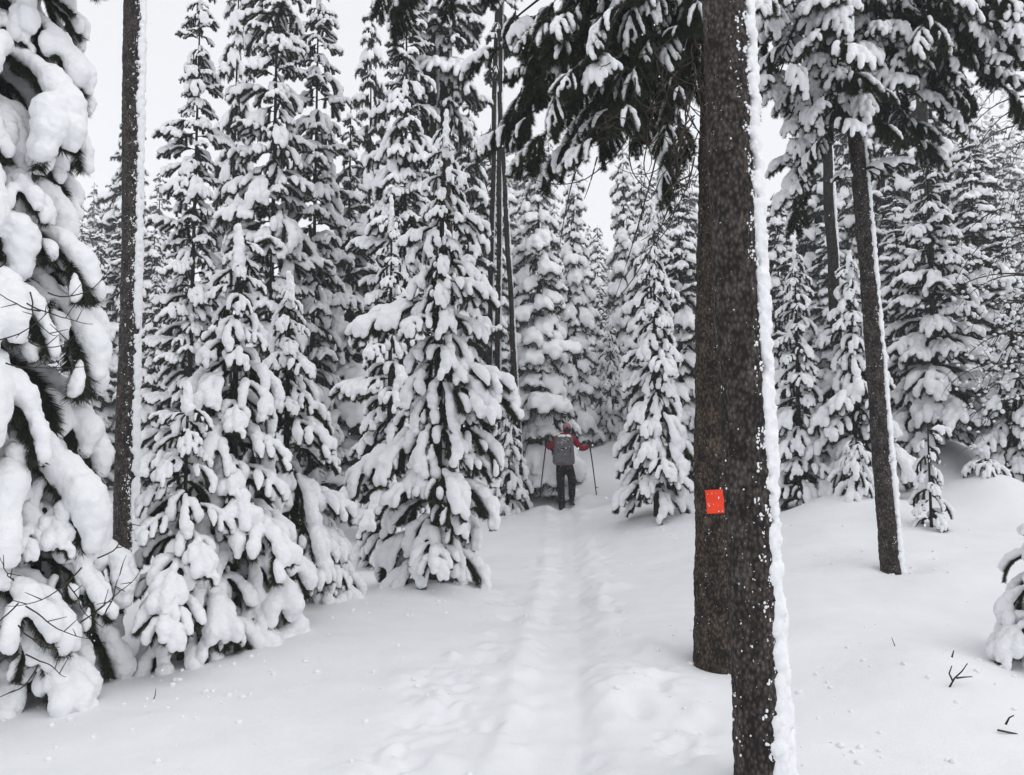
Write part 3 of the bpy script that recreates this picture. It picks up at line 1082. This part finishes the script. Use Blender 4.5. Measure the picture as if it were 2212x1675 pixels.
# bare twigs showing among the near left boughs
LT = [o for o in COL.objects if o.get('label', '').startswith(('huge near spruce', 'bushy snow-buried'))]
rt_ = random.Random(31)
for tree, (xa, xb, ya, yb), n in ((LT[0], (-20, 130, 560, 860), 9), (LT[1], (-20, 230, 1150, 1480), 11)):
    for k in range(n):
        x, y = rt_.uniform(xa, xb), rt_.uniform(ya, yb)
        p = P(x, y, 4.4)
        v = Vector((rt_.uniform(.1, .9) * rt_.choice((1, 1, -1)), rt_.uniform(-.4, .1), rt_.uniform(-.7, .3)))
        pts = [p]
        for j in range(12):
            v = (v + Vector((rt_.uniform(-.25, .25), rt_.uniform(-.2, .2), rt_.uniform(-.1, .22)))).normalized()
            p = p + v * .035
            pts.append(p)
        g = Geo()
        V, F = tube([tuple(q - tree.location) for q in pts], np.linspace(.0045, .0015, len(pts)), 5)
        g.add(V, F)
        for j in (4, 7, 9):
            e = pts[j] + Vector((rt_.uniform(-.08, .1), rt_.uniform(-.05, .02), rt_.uniform(-.03, .09)))
            V, F = tube([tuple(q - tree.location) for q in (pts[j], (pts[j] + e) / 2, e)], [.003, .0025, .0015], 4)
            g.add(V, F)
        obj('bare_twig', g.build('bare_twig', M['twig']), tree)

# ---------------------------------------------------------------- forest behind
KINDS = [crown_meshes('fir_%d' % i, 10.0, rad, n, 200 + i, power=pw, lmin=.2, spread=.42, zpow=zp, pitch=14)
         for i, (rad, n, pw, zp) in enumerate([(.95, 136, .6, 1.05), (1.05, 142, .7, 1.1), (.85, 128, .5, 1.0), (1.15, 140, .85, 1.15), (.75, 120, .4, 1.0), (.95, 112, .55, 1.1), (1.1, 145, .95, 1.2)])]
KINDS += [crown_meshes('snowy_fir_%d' % i, 10.0, rad, n, 300 + i, SNOWY, power=pw, lmin=.2, spread=.42, zpow=zp, pitch=14)
          for i, (rad, n, pw, zp) in enumerate([(.95, 150, .6, 1.1), (.85, 140, .5, 1.0), (1.1, 150, .8, 1.15)])]


def forest_tree(px, ytop, d, wpx, kind, rotz, label, group, name='fir_tree', cat='tree'):
    b, H = hpx(px, ytop, d)
    t, g, s, h0 = KINDS[kind]
    root = obj(name, None, loc=b, rot=(0, 0, rotz))
    tag(root, label, cat, group)
    sz = H / h0
    sx = W(wpx, d) / 0.95
    root.scale = (sx, sx, sz)
    obj('trunk', t, root)
    obj('crown', g, root)
    obj('snow_load', s, root)
    return root


rf = random.Random(99)
NAMED = [
    (488, -170, 16.5, 60, 4, 'slim fir between the two tallest firs of the left group'),
    (745, 235, 15, 90, 3, 'dark broad fir filling the gap left of the wide-armed fir'),
    (790, 0, 18, 60, 2, 'thin spire fir standing alone against the pale sky left of the twin trunks'),
    (1010, 200, 16, 60, 2, 'fir glimpsed between the wide-armed fir and the three thin trunks'),
    (1165, 300, 17, 75, 7, 'fir loaded with snow right of the three thin trunks'),
    (1243, 345, 22, 50, 8, 'slim fir behind and above the skier'),
    (1352, 320, 24, 50, 8, 'spire fir left of the dark-stemmed fir, beneath the hanging pine boughs'),
    (1392, 350, 20, 48, 7, 'slender fir touching the dark-stemmed fir from behind'),
    (1475, 370, 15, 60, 1, 'fir whose right side hides behind the marked pine'),
    (1690, 420, 17, 50, 2, 'fir beside the snowy edge of the closest trunk'),
    (2120, 300, 14.5, 80, 1, 'dark fir behind the broad fir at the right'),
    (1950, 420, 16, 70, 0, 'fir between the slanting trunk and the broad right fir'),
    (1925, -60, 18, 75, 5, 'tall fir reaching above the frame behind the crown of the slanting pine'),
    (2035, -90, 19, 80, 1, 'tall dense fir behind the upper right pine boughs'),
    (2105, 90, 17, 70, 6, 'fir peeping over the broad right fir near the pale sky'),
    (1775, 120, 19, 65, 5, 'fir whose tip hides behind the hanging boughs right of the closest trunk'),
    (1800, 470, 18, 60, 4, 'fir with its top under the right pine crown'),
]
for px, yt, d, w, k, lab in NAMED:
    forest_tree(px, yt, d, w, k, rf.uniform(0, 6.28), lab, 'snow-laden firs standing behind the clearing')

# deeper rows, less and less distinct
SPOTS = [(-90, 110, 'behind the huge spruce at the left edge'), (110, 250, 'just left of the left bare trunk'), (250, 380, 'between the left bare trunk and the tall left group'),
         (380, 560, 'behind the first tall firs of the left group'), (560, 720, 'behind the widest fir of the left group'), (720, 860, 'under the lone spire, left of the wide-armed fir'),
         (860, 1000, 'behind the wide-armed fir and the twin trunks'), (1000, 1140, 'between the three thin dark stems'), (1140, 1260, 'above the skier'), (1260, 1345, 'in the pale gap right of the skier'),
         (1345, 1520, 'behind the dark-stemmed fir'), (1520, 1720, 'beside the snowy edge of the closest trunk'), (1720, 1900, 'around the slanting pine trunk'), (1900, 2060, 'behind the broad right fir'), (2060, 2400, 'by the right edge of the frame')]
ROWS = ['nearer row of background firs ', 'second row of background firs ', 'half-faded fir tops ', 'pale far fir tops ', 'faintest, snow-veiled fir tops ']
ROWL = ['background fir in the nearer row ', 'background fir in the second row ', 'half-faded fir top ', 'pale far fir top ', 'faint snow-veiled fir top ']
HIDDEN = {33, 34, 35, 36, 43, 44, 45, 48, 57, 61, 62, 68, 69, 72, 73, 74, 75, 82, 84, 85, 86, 87, 104, 105, 111, 113, 118, 119, 120, 121, 122, 123, 127, 129, 130, 131, 132, 133, 134, 135, 136, 137, 140, 141, 143, 146, 155, 158, 159, 160, 161, 163, 166, 167, 168, 169, 171, 174, 175, 176, 177, 178, 179, 180, 181, 183, 184, 186, 187, 190, 191, 192, 193, 194, 195, 196, 197, 198, 199, 200, 201, 203, 204, 205, 206, 207, 208, 212, 214, 215, 217, 218, 220, 224, 225, 226, 227, 229, 230, 231, 232, 233, 234, 235, 236, 237, 238, 239, 240, 241, 246}      # trees wholly behind others


def skyline(px):
    """row of the far tree tops, with the gaps of sky the photograph shows"""
    return float(np.interp(px, [-50, 150, 215, 250, 300, 345, 400, 640, 740, 800, 900, 1010, 1110, 1180, 1240, 1270, 1330, 1400, 1500, 1660, 1720, 1800, 2000, 2212],
                           [300, 380, 340, 190, 380, 340, 420, 420, 330, 300, 150, 230, 200, 260, 400, 470, 440, 330, 300, 460, 300, 180, 100, 260]))


idx = -1
for row, (d, step, dy) in enumerate([(20, 75, 120), (27, 62, 50), (38, 52, 10), (58, 42, 10), (90, 34, 20)]):
    px = -90 + rf.uniform(0, 40)
    while px < 2310:
        yt = skyline(px) + dy + rf.uniform(0, 130)
        dd, ws, kk, rz = d + rf.uniform(-2, 2), rf.uniform(.8, 1.1), rf.random(), rf.uniform(0, 6.28)
        idx += 1
        if not (d < 24 and 1120 < px < 1400) and idx not in HIDDEN:
            z = next(z for z in SPOTS if px <= z[1])
            b, H = hpx(px, yt, dd)
            if H > 2.0:
                ks = (7, 8, 9, 8, 4) if 1080 < px < 1480 else (0, 1, 2, 3, 4, 5, 6)
                w = max(28, min(60, H / 10 * 0.95 / d * FPX))
                forest_tree(px, yt, dd, w * ws, ks[int(kk * len(ks))], rz, ROWL[row] + z[2], ROWS[row] + z[2])
        px += step * rf.uniform(.7, 1.3)


# slim background trunks
def slim(name, label, x0, y0, x1, y1, d, r, m=None, snow=.03, group=None):
    a = P(x0, y0, d)
    c = P(x1, y1, d)
    a.z = G(a.x, a.y) - .1
    root = obj(name, None, loc=a)
    tag(root, label, 'tree', group)
    n = 24
    rr = random.Random(int(x0 * 7 + y1))
    pts = [tuple((c - a) * (i / n) + Vector((.012 * math.sin(i * .9 + x0), .012 * math.cos(i * .7), 0))) for i in range(n + 1)]
    obj('trunk', trunk_mesh('trunk', pts, np.linspace(r, r * .75, n + 1), 12, m), root)
    if snow:
        obj('snow_strip', trunk_snow(a, c, r, r * .75, 0, snow, 34, int(x0), .02, foot=0), root)
    return root


tw = []
tw.append(slim('pine_tree', 'left one of the two brown trunks behind the wide-armed fir', 941, 1150, 934, -60, 13.5, .095, M['bark_brown'], .05, 'twin brown trunks'))
tw.append(slim('pine_tree', 'right one of the two brown trunks, snow along its right side, behind the wide-armed fir', 976, 1150, 960, -60, 13.3, .095, M['bark_brown'], .055, 'twin brown trunks'))
st1 = slim('pine_tree', 'leftmost of the three thin dark stems left of the skier', 1050, 1060, 1074, -60, 17, .062, None, .03, 'thin dark stems left of the skier')
st2 = slim('pine_tree', 'middle of the three thin dark stems, nearly upright', 1072, 1060, 1083, -60, 16.7, .06, None, .035, 'thin dark stems left of the skier')
slim('pine_tree', 'rightmost thin dark stem, leaning left as it rises', 1128, 960, 1079, 200, 16.3, .06, None, .03, 'thin dark stems left of the skier')
dk = slim('pine_tree', 'dark leaning trunk in the distance left of the slanting pine', 1822, 1000, 1784, 300, 13.5, .105, None, .05)
slim('pine_tree', 'thick dark trunk behind the broad right fir', 2024, 1000, 1985, 40, 15, .12, None, 0)
# crowns of the twin pines
for tree, x, side in ((tw[0], 936, 180), (tw[1], 962, 0)):
    for k in range(34):
        y = rnd.uniform(-60, 250)
        d = 13.4
        p = P(x, y, d)
        bough(tree, rnd.choice(PINE[2:6] + [FLAT[0]]), p - tree.location, R(side + rnd.uniform(-110, 110)), rnd.uniform(.5, .85), R(rnd.uniform(-12, 15)))
for tree, x in ((st1, 1072), (st2, 1084)):
    for k in range(12):
        p = P(x, rnd.uniform(-60, 150), 16.7)
        bough(tree, rnd.choice(PINE[:6] + [FLAT[0]]), p - tree.location, rnd.uniform(0, 6.28), rnd.uniform(.3, .5), R(rnd.uniform(-5, 25)))
# one long limb of the marked pine that dips into the top of the picture
canopy(rear, lambda y: 1556, 5.6, [(850, -30, 7.0, 1150, -300, 15, .42, 0), (960, -50, 6.8, 1200, -280, 10, .4, 0)], .026, (0, 1, 2, 7), (4, 5))

# bare-branched pine at the right edge
root = obj('dead_tree', None, loc=base(2290, 11.0))
tag(root, 'leafless tree at the right edge with a tangle of arching snow-dusted branches', 'tree')
H = 7.0
obj('trunk', trunk_mesh('trunk', [(0, 0, z) for z in np.linspace(-.3, H, 8)], np.linspace(.1, .03, 8), 8), root)
rb2 = random.Random(12)
for k in range(46):
    z = rb2.uniform(1.2, 6.2)
    az = R(180 + rb2.uniform(-70, 70))
    L = rb2.uniform(.7, 1.5)
    a = Vector((0, 0, z))
    d1 = Vector((math.cos(az), math.sin(az), 0))
    pts = bez(a, a + d1 * L * .6 + Vector((0, 0, .35)), a + d1 * L + Vector((0, 0, -rb2.uniform(.1, .8))), 10)
    g = Geo()
    V, F = tube([tuple(p) for p in pts], np.linspace(.014, .004, 10), 4)
    g.add(V, F)
    B = []
    for j in range(1, 10):
        if rb2.random() < .75:
            B.append((tuple(pts[j] + Vector((0, 0, .02))), (.03, .03, .02)))
        for sgn in range(2):
            q = pts[j]
            e = q + Vector((rb2.uniform(-.2, .1), rb2.uniform(-.2, .2), rb2.uniform(-.25, .08)))
            V, F = tube([tuple(q), tuple((q + e) / 2 + Vector((0, 0, .03))), tuple(e)], [.005, .004, .002], 3)
            g.add(V, F)
            if rb2.random() < .5:
                B.append((tuple(e), rb2.uniform(.018, .04)))
    br = obj('branch', g.build('branch', M['twig']), root)
    V, F = balls(B, 1)
    obj('snow_load', mesh('snow_load', V, F, M['snow'], True), br)['kind'] = 'stuff'

# ---------------------------------------------------------------- twigs poking from the snow
def twig(label, pxs, d, r=.006):
    a0 = P(*pxs[0][0], d)
    a = base(pxs[0][0][0], d) - Vector((0, 0, .015))
    g = Geo()
    for line in pxs:
        pts = [P(x, y, d) - a0 for x, y in line]
        dense = []
        for i in range(len(pts) - 1):
            for s in np.linspace(0, 1, 5)[:-1]:
                dense.append(tuple(pts[i].lerp(pts[i + 1], s)))
        dense.append(tuple(pts[-1]))
        V, F = tube(dense, np.linspace(r, r * .45, len(dense)), 5)
        g.add(V, F)
    o = obj('bare_twig', g.build('bare_twig', M['twig']), None, a)
    tag(o, label, 'twig', 'twigs poking out of the snow')


twig('forked bare twig poking out of the snow hollow at the lower right', [[(2048, 1540), (2062, 1515), (2078, 1500), (2090, 1483)], [(2066, 1515), (2082, 1513), (2100, 1512)], [(2058, 1522), (2050, 1505), (2056, 1488)], [(2056, 1470), (2060, 1455)]], 4.75)
twig('thin broken twig ends by the lower right corner', [[(2150, 1585), (2180, 1600), (2215, 1608)], [(2155, 1572), (2195, 1580), (2225, 1592)], [(2172, 1560), (2180, 1545), (2190, 1540)]], 4.3)
twig('single short twig in the snow near the lower left fir', [[(330, 1490), (335, 1478), (337, 1462)]], 4.9, .004)
twig('hair-thin twig tip in smooth snow right of the closest trunk', [[(1935, 1412), (1930, 1400), (1926, 1388)]], 5.4, .004)

# bare twigs in the lower left bush
# lumps of snow shaken off the boughs, and bark crumbs round the near trunks
B, B2 = [], []
rc = random.Random(64)
for (px_, d_, sx_, sy_, n_) in [(1580, 5.6, .35, .4, 50), (1930, 8, .4, .4, 30), (420, 5.3, 1.0, .3, 60), (900, 7.2, .7, .3, 45), (1420, 11.4, .5, .3, 25), (1850, 9.5, 1.2, .6, 40), (1700, 4.3, .5, .7, 45), (700, 5, 1.2, .8, 40), (2050, 5, .7, .6, 40), (200, 4.4, .7, .3, 30)]:
    q = base(px_, d_)
    for k in range(n_):
        x, y = q.x + rc.gauss(0, sx_), q.y + rc.gauss(0, sy_)
        if y < 2.5 or abs(x - np.interp(y, TRK[:, 1], TRK[:, 0])) < .3:
            continue
        r = rc.choice((.006, .008, .012, .018))
        B.append(((x, y, G(x, y) + r * .2), (r * rc.uniform(.8, 1.5), r * rc.uniform(.8, 1.5), r * .8)))
V, F = balls(B, 1)
V = V + np.random.default_rng(3).normal(size=V.shape) * .0015
o = obj('fallen_snow_lumps', mesh('fallen_snow_lumps', V, F, M['snow'], True))
tag(o, 'small lumps of snow fallen from the boughs onto the smooth snow', 'snow lumps', None, 'stuff')
# ---------------------------------------------------------------- skier
def skin_mesh(name, joints, edges, radii, mats, sub=2, root=0):
    me = bpy.data.meshes.new(name)
    me.from_pydata([tuple(j) for j in joints], edges, [])
    o = bpy.data.objects.new(name, me)
    COL.objects.link(o)
    o.modifiers.new('skin', 'SKIN').use_smooth_shade = True
    sk = me.skin_vertices[0].data if me.skin_vertices else None
    if sk is None:
        bpy.context.view_layer.objects.active = o
        me.attributes
    for i, r in enumerate(radii):
        rr = r if hasattr(r, '__len__') else (r, r)
        me.skin_vertices[0].data[i].radius = rr
        me.skin_vertices[0].data[i].use_root = (i == root)
    s = o.modifiers.new('sub', 'SUBSURF')
    s.levels = s.render_levels = sub
    dg = bpy.context.evaluated_depsgraph_get()
    dg.update()
    m2 = bpy.data.meshes.new_from_object(o.evaluated_get(dg))
    m2.name = name
    bpy.data.objects.remove(o)
    m2.materials.clear()
    for m in mats:
        m2.materials.append(m)
    return m2


def box_soft(name, size, m, bev=0.3, sub=2):
    import bmesh
    bm = bmesh.new()
    bmesh.ops.create_cube(bm, size=1)
    bmesh.ops.scale(bm, vec=size, verts=bm.verts)
    bmesh.ops.bevel(bm, geom=bm.edges[:] + bm.verts[:], offset=min(size) * bev, segments=3, affect='EDGES', profile=.5)
    me = bpy.data.meshes.new(name)
    bm.to_mesh(me)
    bm.free()
    me.materials.append(m)
    for p in me.polygons:
        p.use_smooth = True
    return me


def skier():
    D = 16.0
    bx = base(1214, D)
    foot = P(1213, 1100, D)
    z0 = foot.z
    k = D / FPX / math.cos(PITCH)      # metres per pixel there
    red = mat('red_jacket', (0.16, 0.008, 0.022), .8, .2)
    noise_col(red, [(0.35, (0.2, 0.006, 0.02)), (0.7, (0.3, 0.012, 0.035))], scale=25, bump=.4, bdist=.01, bscale=14)
    blk = mat('black_trousers', (0.012, 0.012, 0.014), .8, .2)
    r_, mp_ = noise_col(blk, [(0.0, (0.003, 0.003, 0.004)), (0.67, (0.005, 0.005, 0.006)), (0.69, (0.6, 0.61, 0.63)), (1.0, (.7, .7, .72))], scale=48, detail=2)
    skinm = mat('skin', (.45, .27, .2), .6)
    grey = mat('grey_pack', (0.14, 0.135, 0.14), .8, .2)
    noise_col(grey, [(0.3, (0.1, 0.097, 0.1)), (0.68, (0.17, 0.165, 0.17)), (0.72, (.5, .5, .52)), (.9, (.6, .6, .62))], scale=22, detail=5, bump=.3, bdist=.01)
    dark = mat('black_parts', (0.012, 0.012, 0.013), .6, .3)
    pink = mat('pink_cap', (0.36, 0.17, 0.21), .8, .2)
    hairm = mat('dark_hair', (.03, .017, .012), .6)
    root = obj('person', None, loc=(bx.x, D, z0))
    tag(root, 'person skiing away up the track in a dark red jacket, black trousers and pink cap', 'person')

    # heights from the photograph: feet 1100, hips ~1010, shoulders ~940, head top 911
    def q(px, py, dy=0.0):
        return ((px - 1213) * k * 1.04, dy, (1100 - py) * k * .945)
    J = [q(1217, 1008), q(1217, 985), q(1217, 958), q(1219, 940), q(1221, 930, .02), q(1223, 922, .03), q(1224, 915, .03)]
    Rr = [(.15, .115), (.145, .11), (.165, .12), (.12, .09), (.055, .055), (.08, .09), (.07, .08)]
    E = [(0, 1), (1, 2), (2, 3), (3, 4), (4, 5), (5, 6)]

    def add(pts, rads, parent):
        last = parent
        for p, r in zip(pts, rads):
            J.append(p)
            Rr.append(r)
            E.append((last, len(J) - 1))
            last = len(J) - 1
        return last
    la = add([q(1203, 942), q(1195, 954, .0), q(1188, 962, .08), q(1184, 956, .24)], [.075, .07, .065, .045], 3)     # left arm, forearm forward
    ra = add([q(1235, 941), q(1245, 952, .0), q(1254, 964, .04), q(1263, 963, .1), q(1270, 957, .15)], [.075, .07, .065, .058, .042], 3)
    ll = add([q(1209, 1014), q(1210, 1030), q(1211, 1052, .02), q(1212, 1075, -.01), q(1213, 1096, -.02)], [.098, .09, .08, .075, .07], 0)
    rl = add([q(1231, 1014), q(1234, 1030, .06), q(1235, 1048, .16), q(1235, 1064, .2), q(1235, 1080, .22)], [.098, .088, .08, .075, .07], 0)
    me = skin_mesh('body', J, E, Rr, [red, blk, skinm, dark], 2, 0)
    zt = q(0, 1000)[2]
    zn = q(0, 932)[2]
    for p in me.polygons:
        c = p.center
        p.use_smooth = True
        p.material_index = 1 if c.z < zt else (2 if (c.z > zn and abs(c.x - q(1222, 0)[0]) < .12) else 0)
    obj('body', me, root)
    # cap, hair, collar
    hx, hy, hz = q(1224, 918, .03)
    V, F = balls([((hx, hy, hz + .035), (.092, .11, .082)), ((hx, hy + .1, hz + .03), (.065, .07, .012))])
    v, nn, f = remesh(V, F, .012, 2)
    obj('cap', mesh('cap', v, f, pink, True), root)
    V, F = balls([((hx + .003, hy - .02, hz - .035), (.086, .09, .075)), ((hx, hy - .085, hz - .09), (.035, .03, .06))])
    v, nn, f = remesh(V, F, .012, 2)
    obj('hair', mesh('hair', v, f, hairm, True), root)
    V, F = balls([((hx, hy - .102, hz + .012), (.028, .015, .02))])
    obj('cap_opening', mesh('cap_opening', V, F, hairm, True), root)
    V, F = tube([(q(1221, 932)[0] + .085 * math.cos(a), .0 + .075 * math.sin(a), q(0, 931)[2]) for a in np.linspace(0, 2 * PI, 17)], .03, 8, False)
    g = Geo()
    g.add(V, F)
    obj('collar', g.build('collar', red, True), root)

    # gloves with fingers curled round the grip
    def glove(px, py, dy, s):
        c = np.array(q(px, py, dy))
        JJ = [c, c + (0, .02, .05)]
        RR = [.036, .038]
        EE = [(0, 1)]
        for i in range(4):
            o = c + np.array([.028 * s, .05, .055 - .025 * i])
            base_i = len(JJ)
            for p, r in ((o, .013), (o + (-.02 * s, .03, 0), .012), (o + (-.045 * s, .022, -.003), .011), (o + (-.05 * s, -.004, -.004), .009)):
                JJ.append(p)
                RR.append(r)
            EE += [(1, base_i), (base_i, base_i + 1), (base_i + 1, base_i + 2), (base_i + 2, base_i + 3)]
        t = len(JJ)
        JJ += [c + (-.02 * s, .0, .08), c + (-.035 * s, .03, .085), c + (-.02 * s, .05, .08)]
        RR += [.016, .014, .012]
        EE += [(1, t), (t, t + 1), (t + 1, t + 2)]
        obj('glove', skin_mesh('glove', JJ, EE, RR, [dark], 1, 0), root)
    glove(1183, 951, .28, -1)
    glove(1272, 954, .18, 1)
    # boots
    for (px, py, dy) in ((1214, 1098, -.02), (1235, 1082, .22)):
        a = np.array(q(px, py, dy))
        me = skin_mesh('boot', [a + (0, 0, .1), a + (0, 0, 0), a + (0, -.05, -.02), a + (0, .12, -.03), a + (0, .2, -.04)],
                       [(0, 1), (1, 2), (1, 3), (3, 4)], [(.06, .06), (.06, .055), .05, (.055, .045), (.045, .03)], [dark], 2, 1)
        obj('boot', me, root)
    # backpack
    px_, py_, pz_ = q(1216, 967, -.19)
    bp = obj('backpack', box_soft('backpack', (.39, .2, .58), grey, .32), None, (bx.x + px_, D + py_, z0 + pz_ - .0), (R(6), 0, R(2)))
    # widen the lower part
    for v in bp.data.vertices:
        t = v.co.z / .58 + .5
        v.co.x *= 1.12 - .25 * t ** 2
        v.co.y *= 1.1 - .25 * t
    tag(bp, 'grey rucksack dusted with snow on the skier\'s back', 'backpack')
    for (x, z, w, h) in ((0, .2, .09, .012), (0, .165, .06, .01), (.0, .04, .13, .022), (-.12, .0, .015, .09), (.12, .0, .015, .09)):
        m_ = mat('strap_light', (.35, .35, .36), .8) if z > .1 else dark
        obj('strap', box_soft('strap', (w, .014, h), m_, .3), bp, (x, -.103 + .02 * max(0, z), z))
    V, F = balls([((rp.uniform(-.1, .1), rp.uniform(-.07, .05), .285 + rp.uniform(-.01, .01)), (.05, .05, .02)) for _ in range(12)] +
                 [((rp.uniform(-.12, .12), -.1 + rp.uniform(0, .01), rp.uniform(-.25, .24)), rp.uniform(.004, .011)) for _ in range(40)], 1)
    obj('snow_dusting', mesh('snow_dusting', V, F, M['snow'], True), bp)['kind'] = 'stuff'
    # poles
    for (a, b, lab) in ((q(1183, 946, .31), q(1167, 1064, -.15), 'black ski pole in the skier\'s left hand, angled back'),
                        (q(1272, 948, .21), q(1282, 1058, -.2), 'black ski pole in the skier\'s right hand, almost upright')):
        A = Vector((bx.x, D, z0)) + Vector(a)
        Bv = Vector((bx.x, D, z0)) + Vector(b)
        pr = obj('ski_pole', None, loc=Bv)
        tag(pr, lab, 'ski pole', 'ski poles')
        dv = A - Bv
        g = Geo()
        V, F = tube([(0, 0, -.08), tuple(dv * .5), tuple(dv * .9)], [.011, .012, .013], 8)
        g.add(V, F)
        obj('shaft', g.build('shaft', dark, True), pr)
        g = Geo()
        V, F = tube([tuple(dv * .88), tuple(dv * .95), tuple(dv * 1.0), tuple(dv * 1.02)], [.017, .016, .02, .012], 10)
        g.add(V, F)
        obj('grip', g.build('grip', dark, True), pr)
        g = Geo()
        V, F = tube([(0, 0, .06), (0, 0, .07)], [.035, .035], 12)
        g.add(V, F)
        obj('basket', g.build('basket', dark), pr)
    # skis under the snow surface, tails showing
    for (px, py, dy, lab) in ((1211, 1104, .2, 'left ski, its tail sunk in the track'), (1232, 1096, .5, 'right ski, sliding forward under powder')):
        c = Vector((bx.x, D, z0)) + Vector(q(px, py, dy))
        c.z = max(c.z, G(c.x, c.y) - .02)
        V, F = [], []
        n = 14
        for i in range(n + 1):
            s = i / n
            y = -.85 + 1.75 * s
            w = .05 - .01 * math.sin(s * PI)
            w *= 1 if s < .93 else .6
            z = .012 * math.sin(s * PI) + (.12 * ((s - .85) / .15) ** 2 if s > .85 else 0)
            for (x, zz) in ((-w, 0), (w, 0), (w, .012), (-w, .012)):
                V.append((x, y, z + zz))
        for i in range(n):
            for j in range(4):
                F.append((i * 4 + j, i * 4 + (j + 1) % 4, i * 4 + 4 + (j + 1) % 4, i * 4 + 4 + j))
        F += [(3, 2, 1, 0), (n * 4, n * 4 + 1, n * 4 + 2, n * 4 + 3)]
        g = Geo()
        g.add(V, F)
        o = obj('ski', g.build('ski', dark), None, c, (R(6), 0, 0))
        tag(o, lab, 'ski', 'skis')


skier()

# ---------------------------------------------------------------- falling snow
rn = np.random.default_rng(8)
n = 15000
yy = 2.4 + 22 * rn.random(n) ** 0.6
xx = (rn.random(n) * 2 - 1) * (0.72 * yy + .3)
zz = EYE + (rn.random(n) * 1.05 - 0.42) * yy
ok = zz > gz(xx, yy) + .02
C = np.stack([xx, yy, zz], 1)[ok]
s = (0.0018 + .0028 * rn.random(len(C)))[:, None]
oct_v = np.array([(1, 0, 0), (-1, 0, 0), (0, 1, 0), (0, -1, 0), (0, 0, 1.4), (0, 0, -1.4)], float)
oct_f = np.array([(0, 2, 4), (2, 1, 4), (1, 3, 4), (3, 0, 4), (2, 0, 5), (1, 2, 5), (3, 1, 5), (0, 3, 5)])
V = (C[:, None] + oct_v[None] * s[:, None]).reshape(-1, 3)
F = (oct_f[None] + (np.arange(len(C)) * 6)[:, None, None]).reshape(-1, 3)
o = obj('falling_snow', mesh('falling_snow', V, F, M['snow']))
tag(o, 'fine snowflakes drifting down through the air', 'snowflakes', None, 'stuff')

# ---------------------------------------------------------------- haze
def haze():
    import bmesh
    bm = bmesh.new()
    bmesh.ops.create_cube(bm, size=1)
    bmesh.ops.scale(bm, vec=(1500, 1500, 60), verts=bm.verts)
    bmesh.ops.translate(bm, vec=(0, 300, 24), verts=bm.verts)
    me = bpy.data.meshes.new('haze')
    bm.to_mesh(me)
    bm.free()
    m = bpy.data.materials.new('haze')
    m.use_nodes = True
    m.node_tree.nodes.clear()
    oo = m.node_tree.nodes.new('ShaderNodeOutputMaterial')
    v = m.node_tree.nodes.new('ShaderNodeVolumePrincipled')
    v.inputs['Color'].default_value = (.96, .97, 1, 1)
    v.inputs['Density'].default_value = HAZE_DENSITY
    m.node_tree.links.new(v.outputs[0], oo.inputs['Volume'])
    me.materials.append(m)
    o = obj('haze', me)
    tag(o, 'pale air thick with fine falling snow', 'haze', None, 'stuff')


haze()
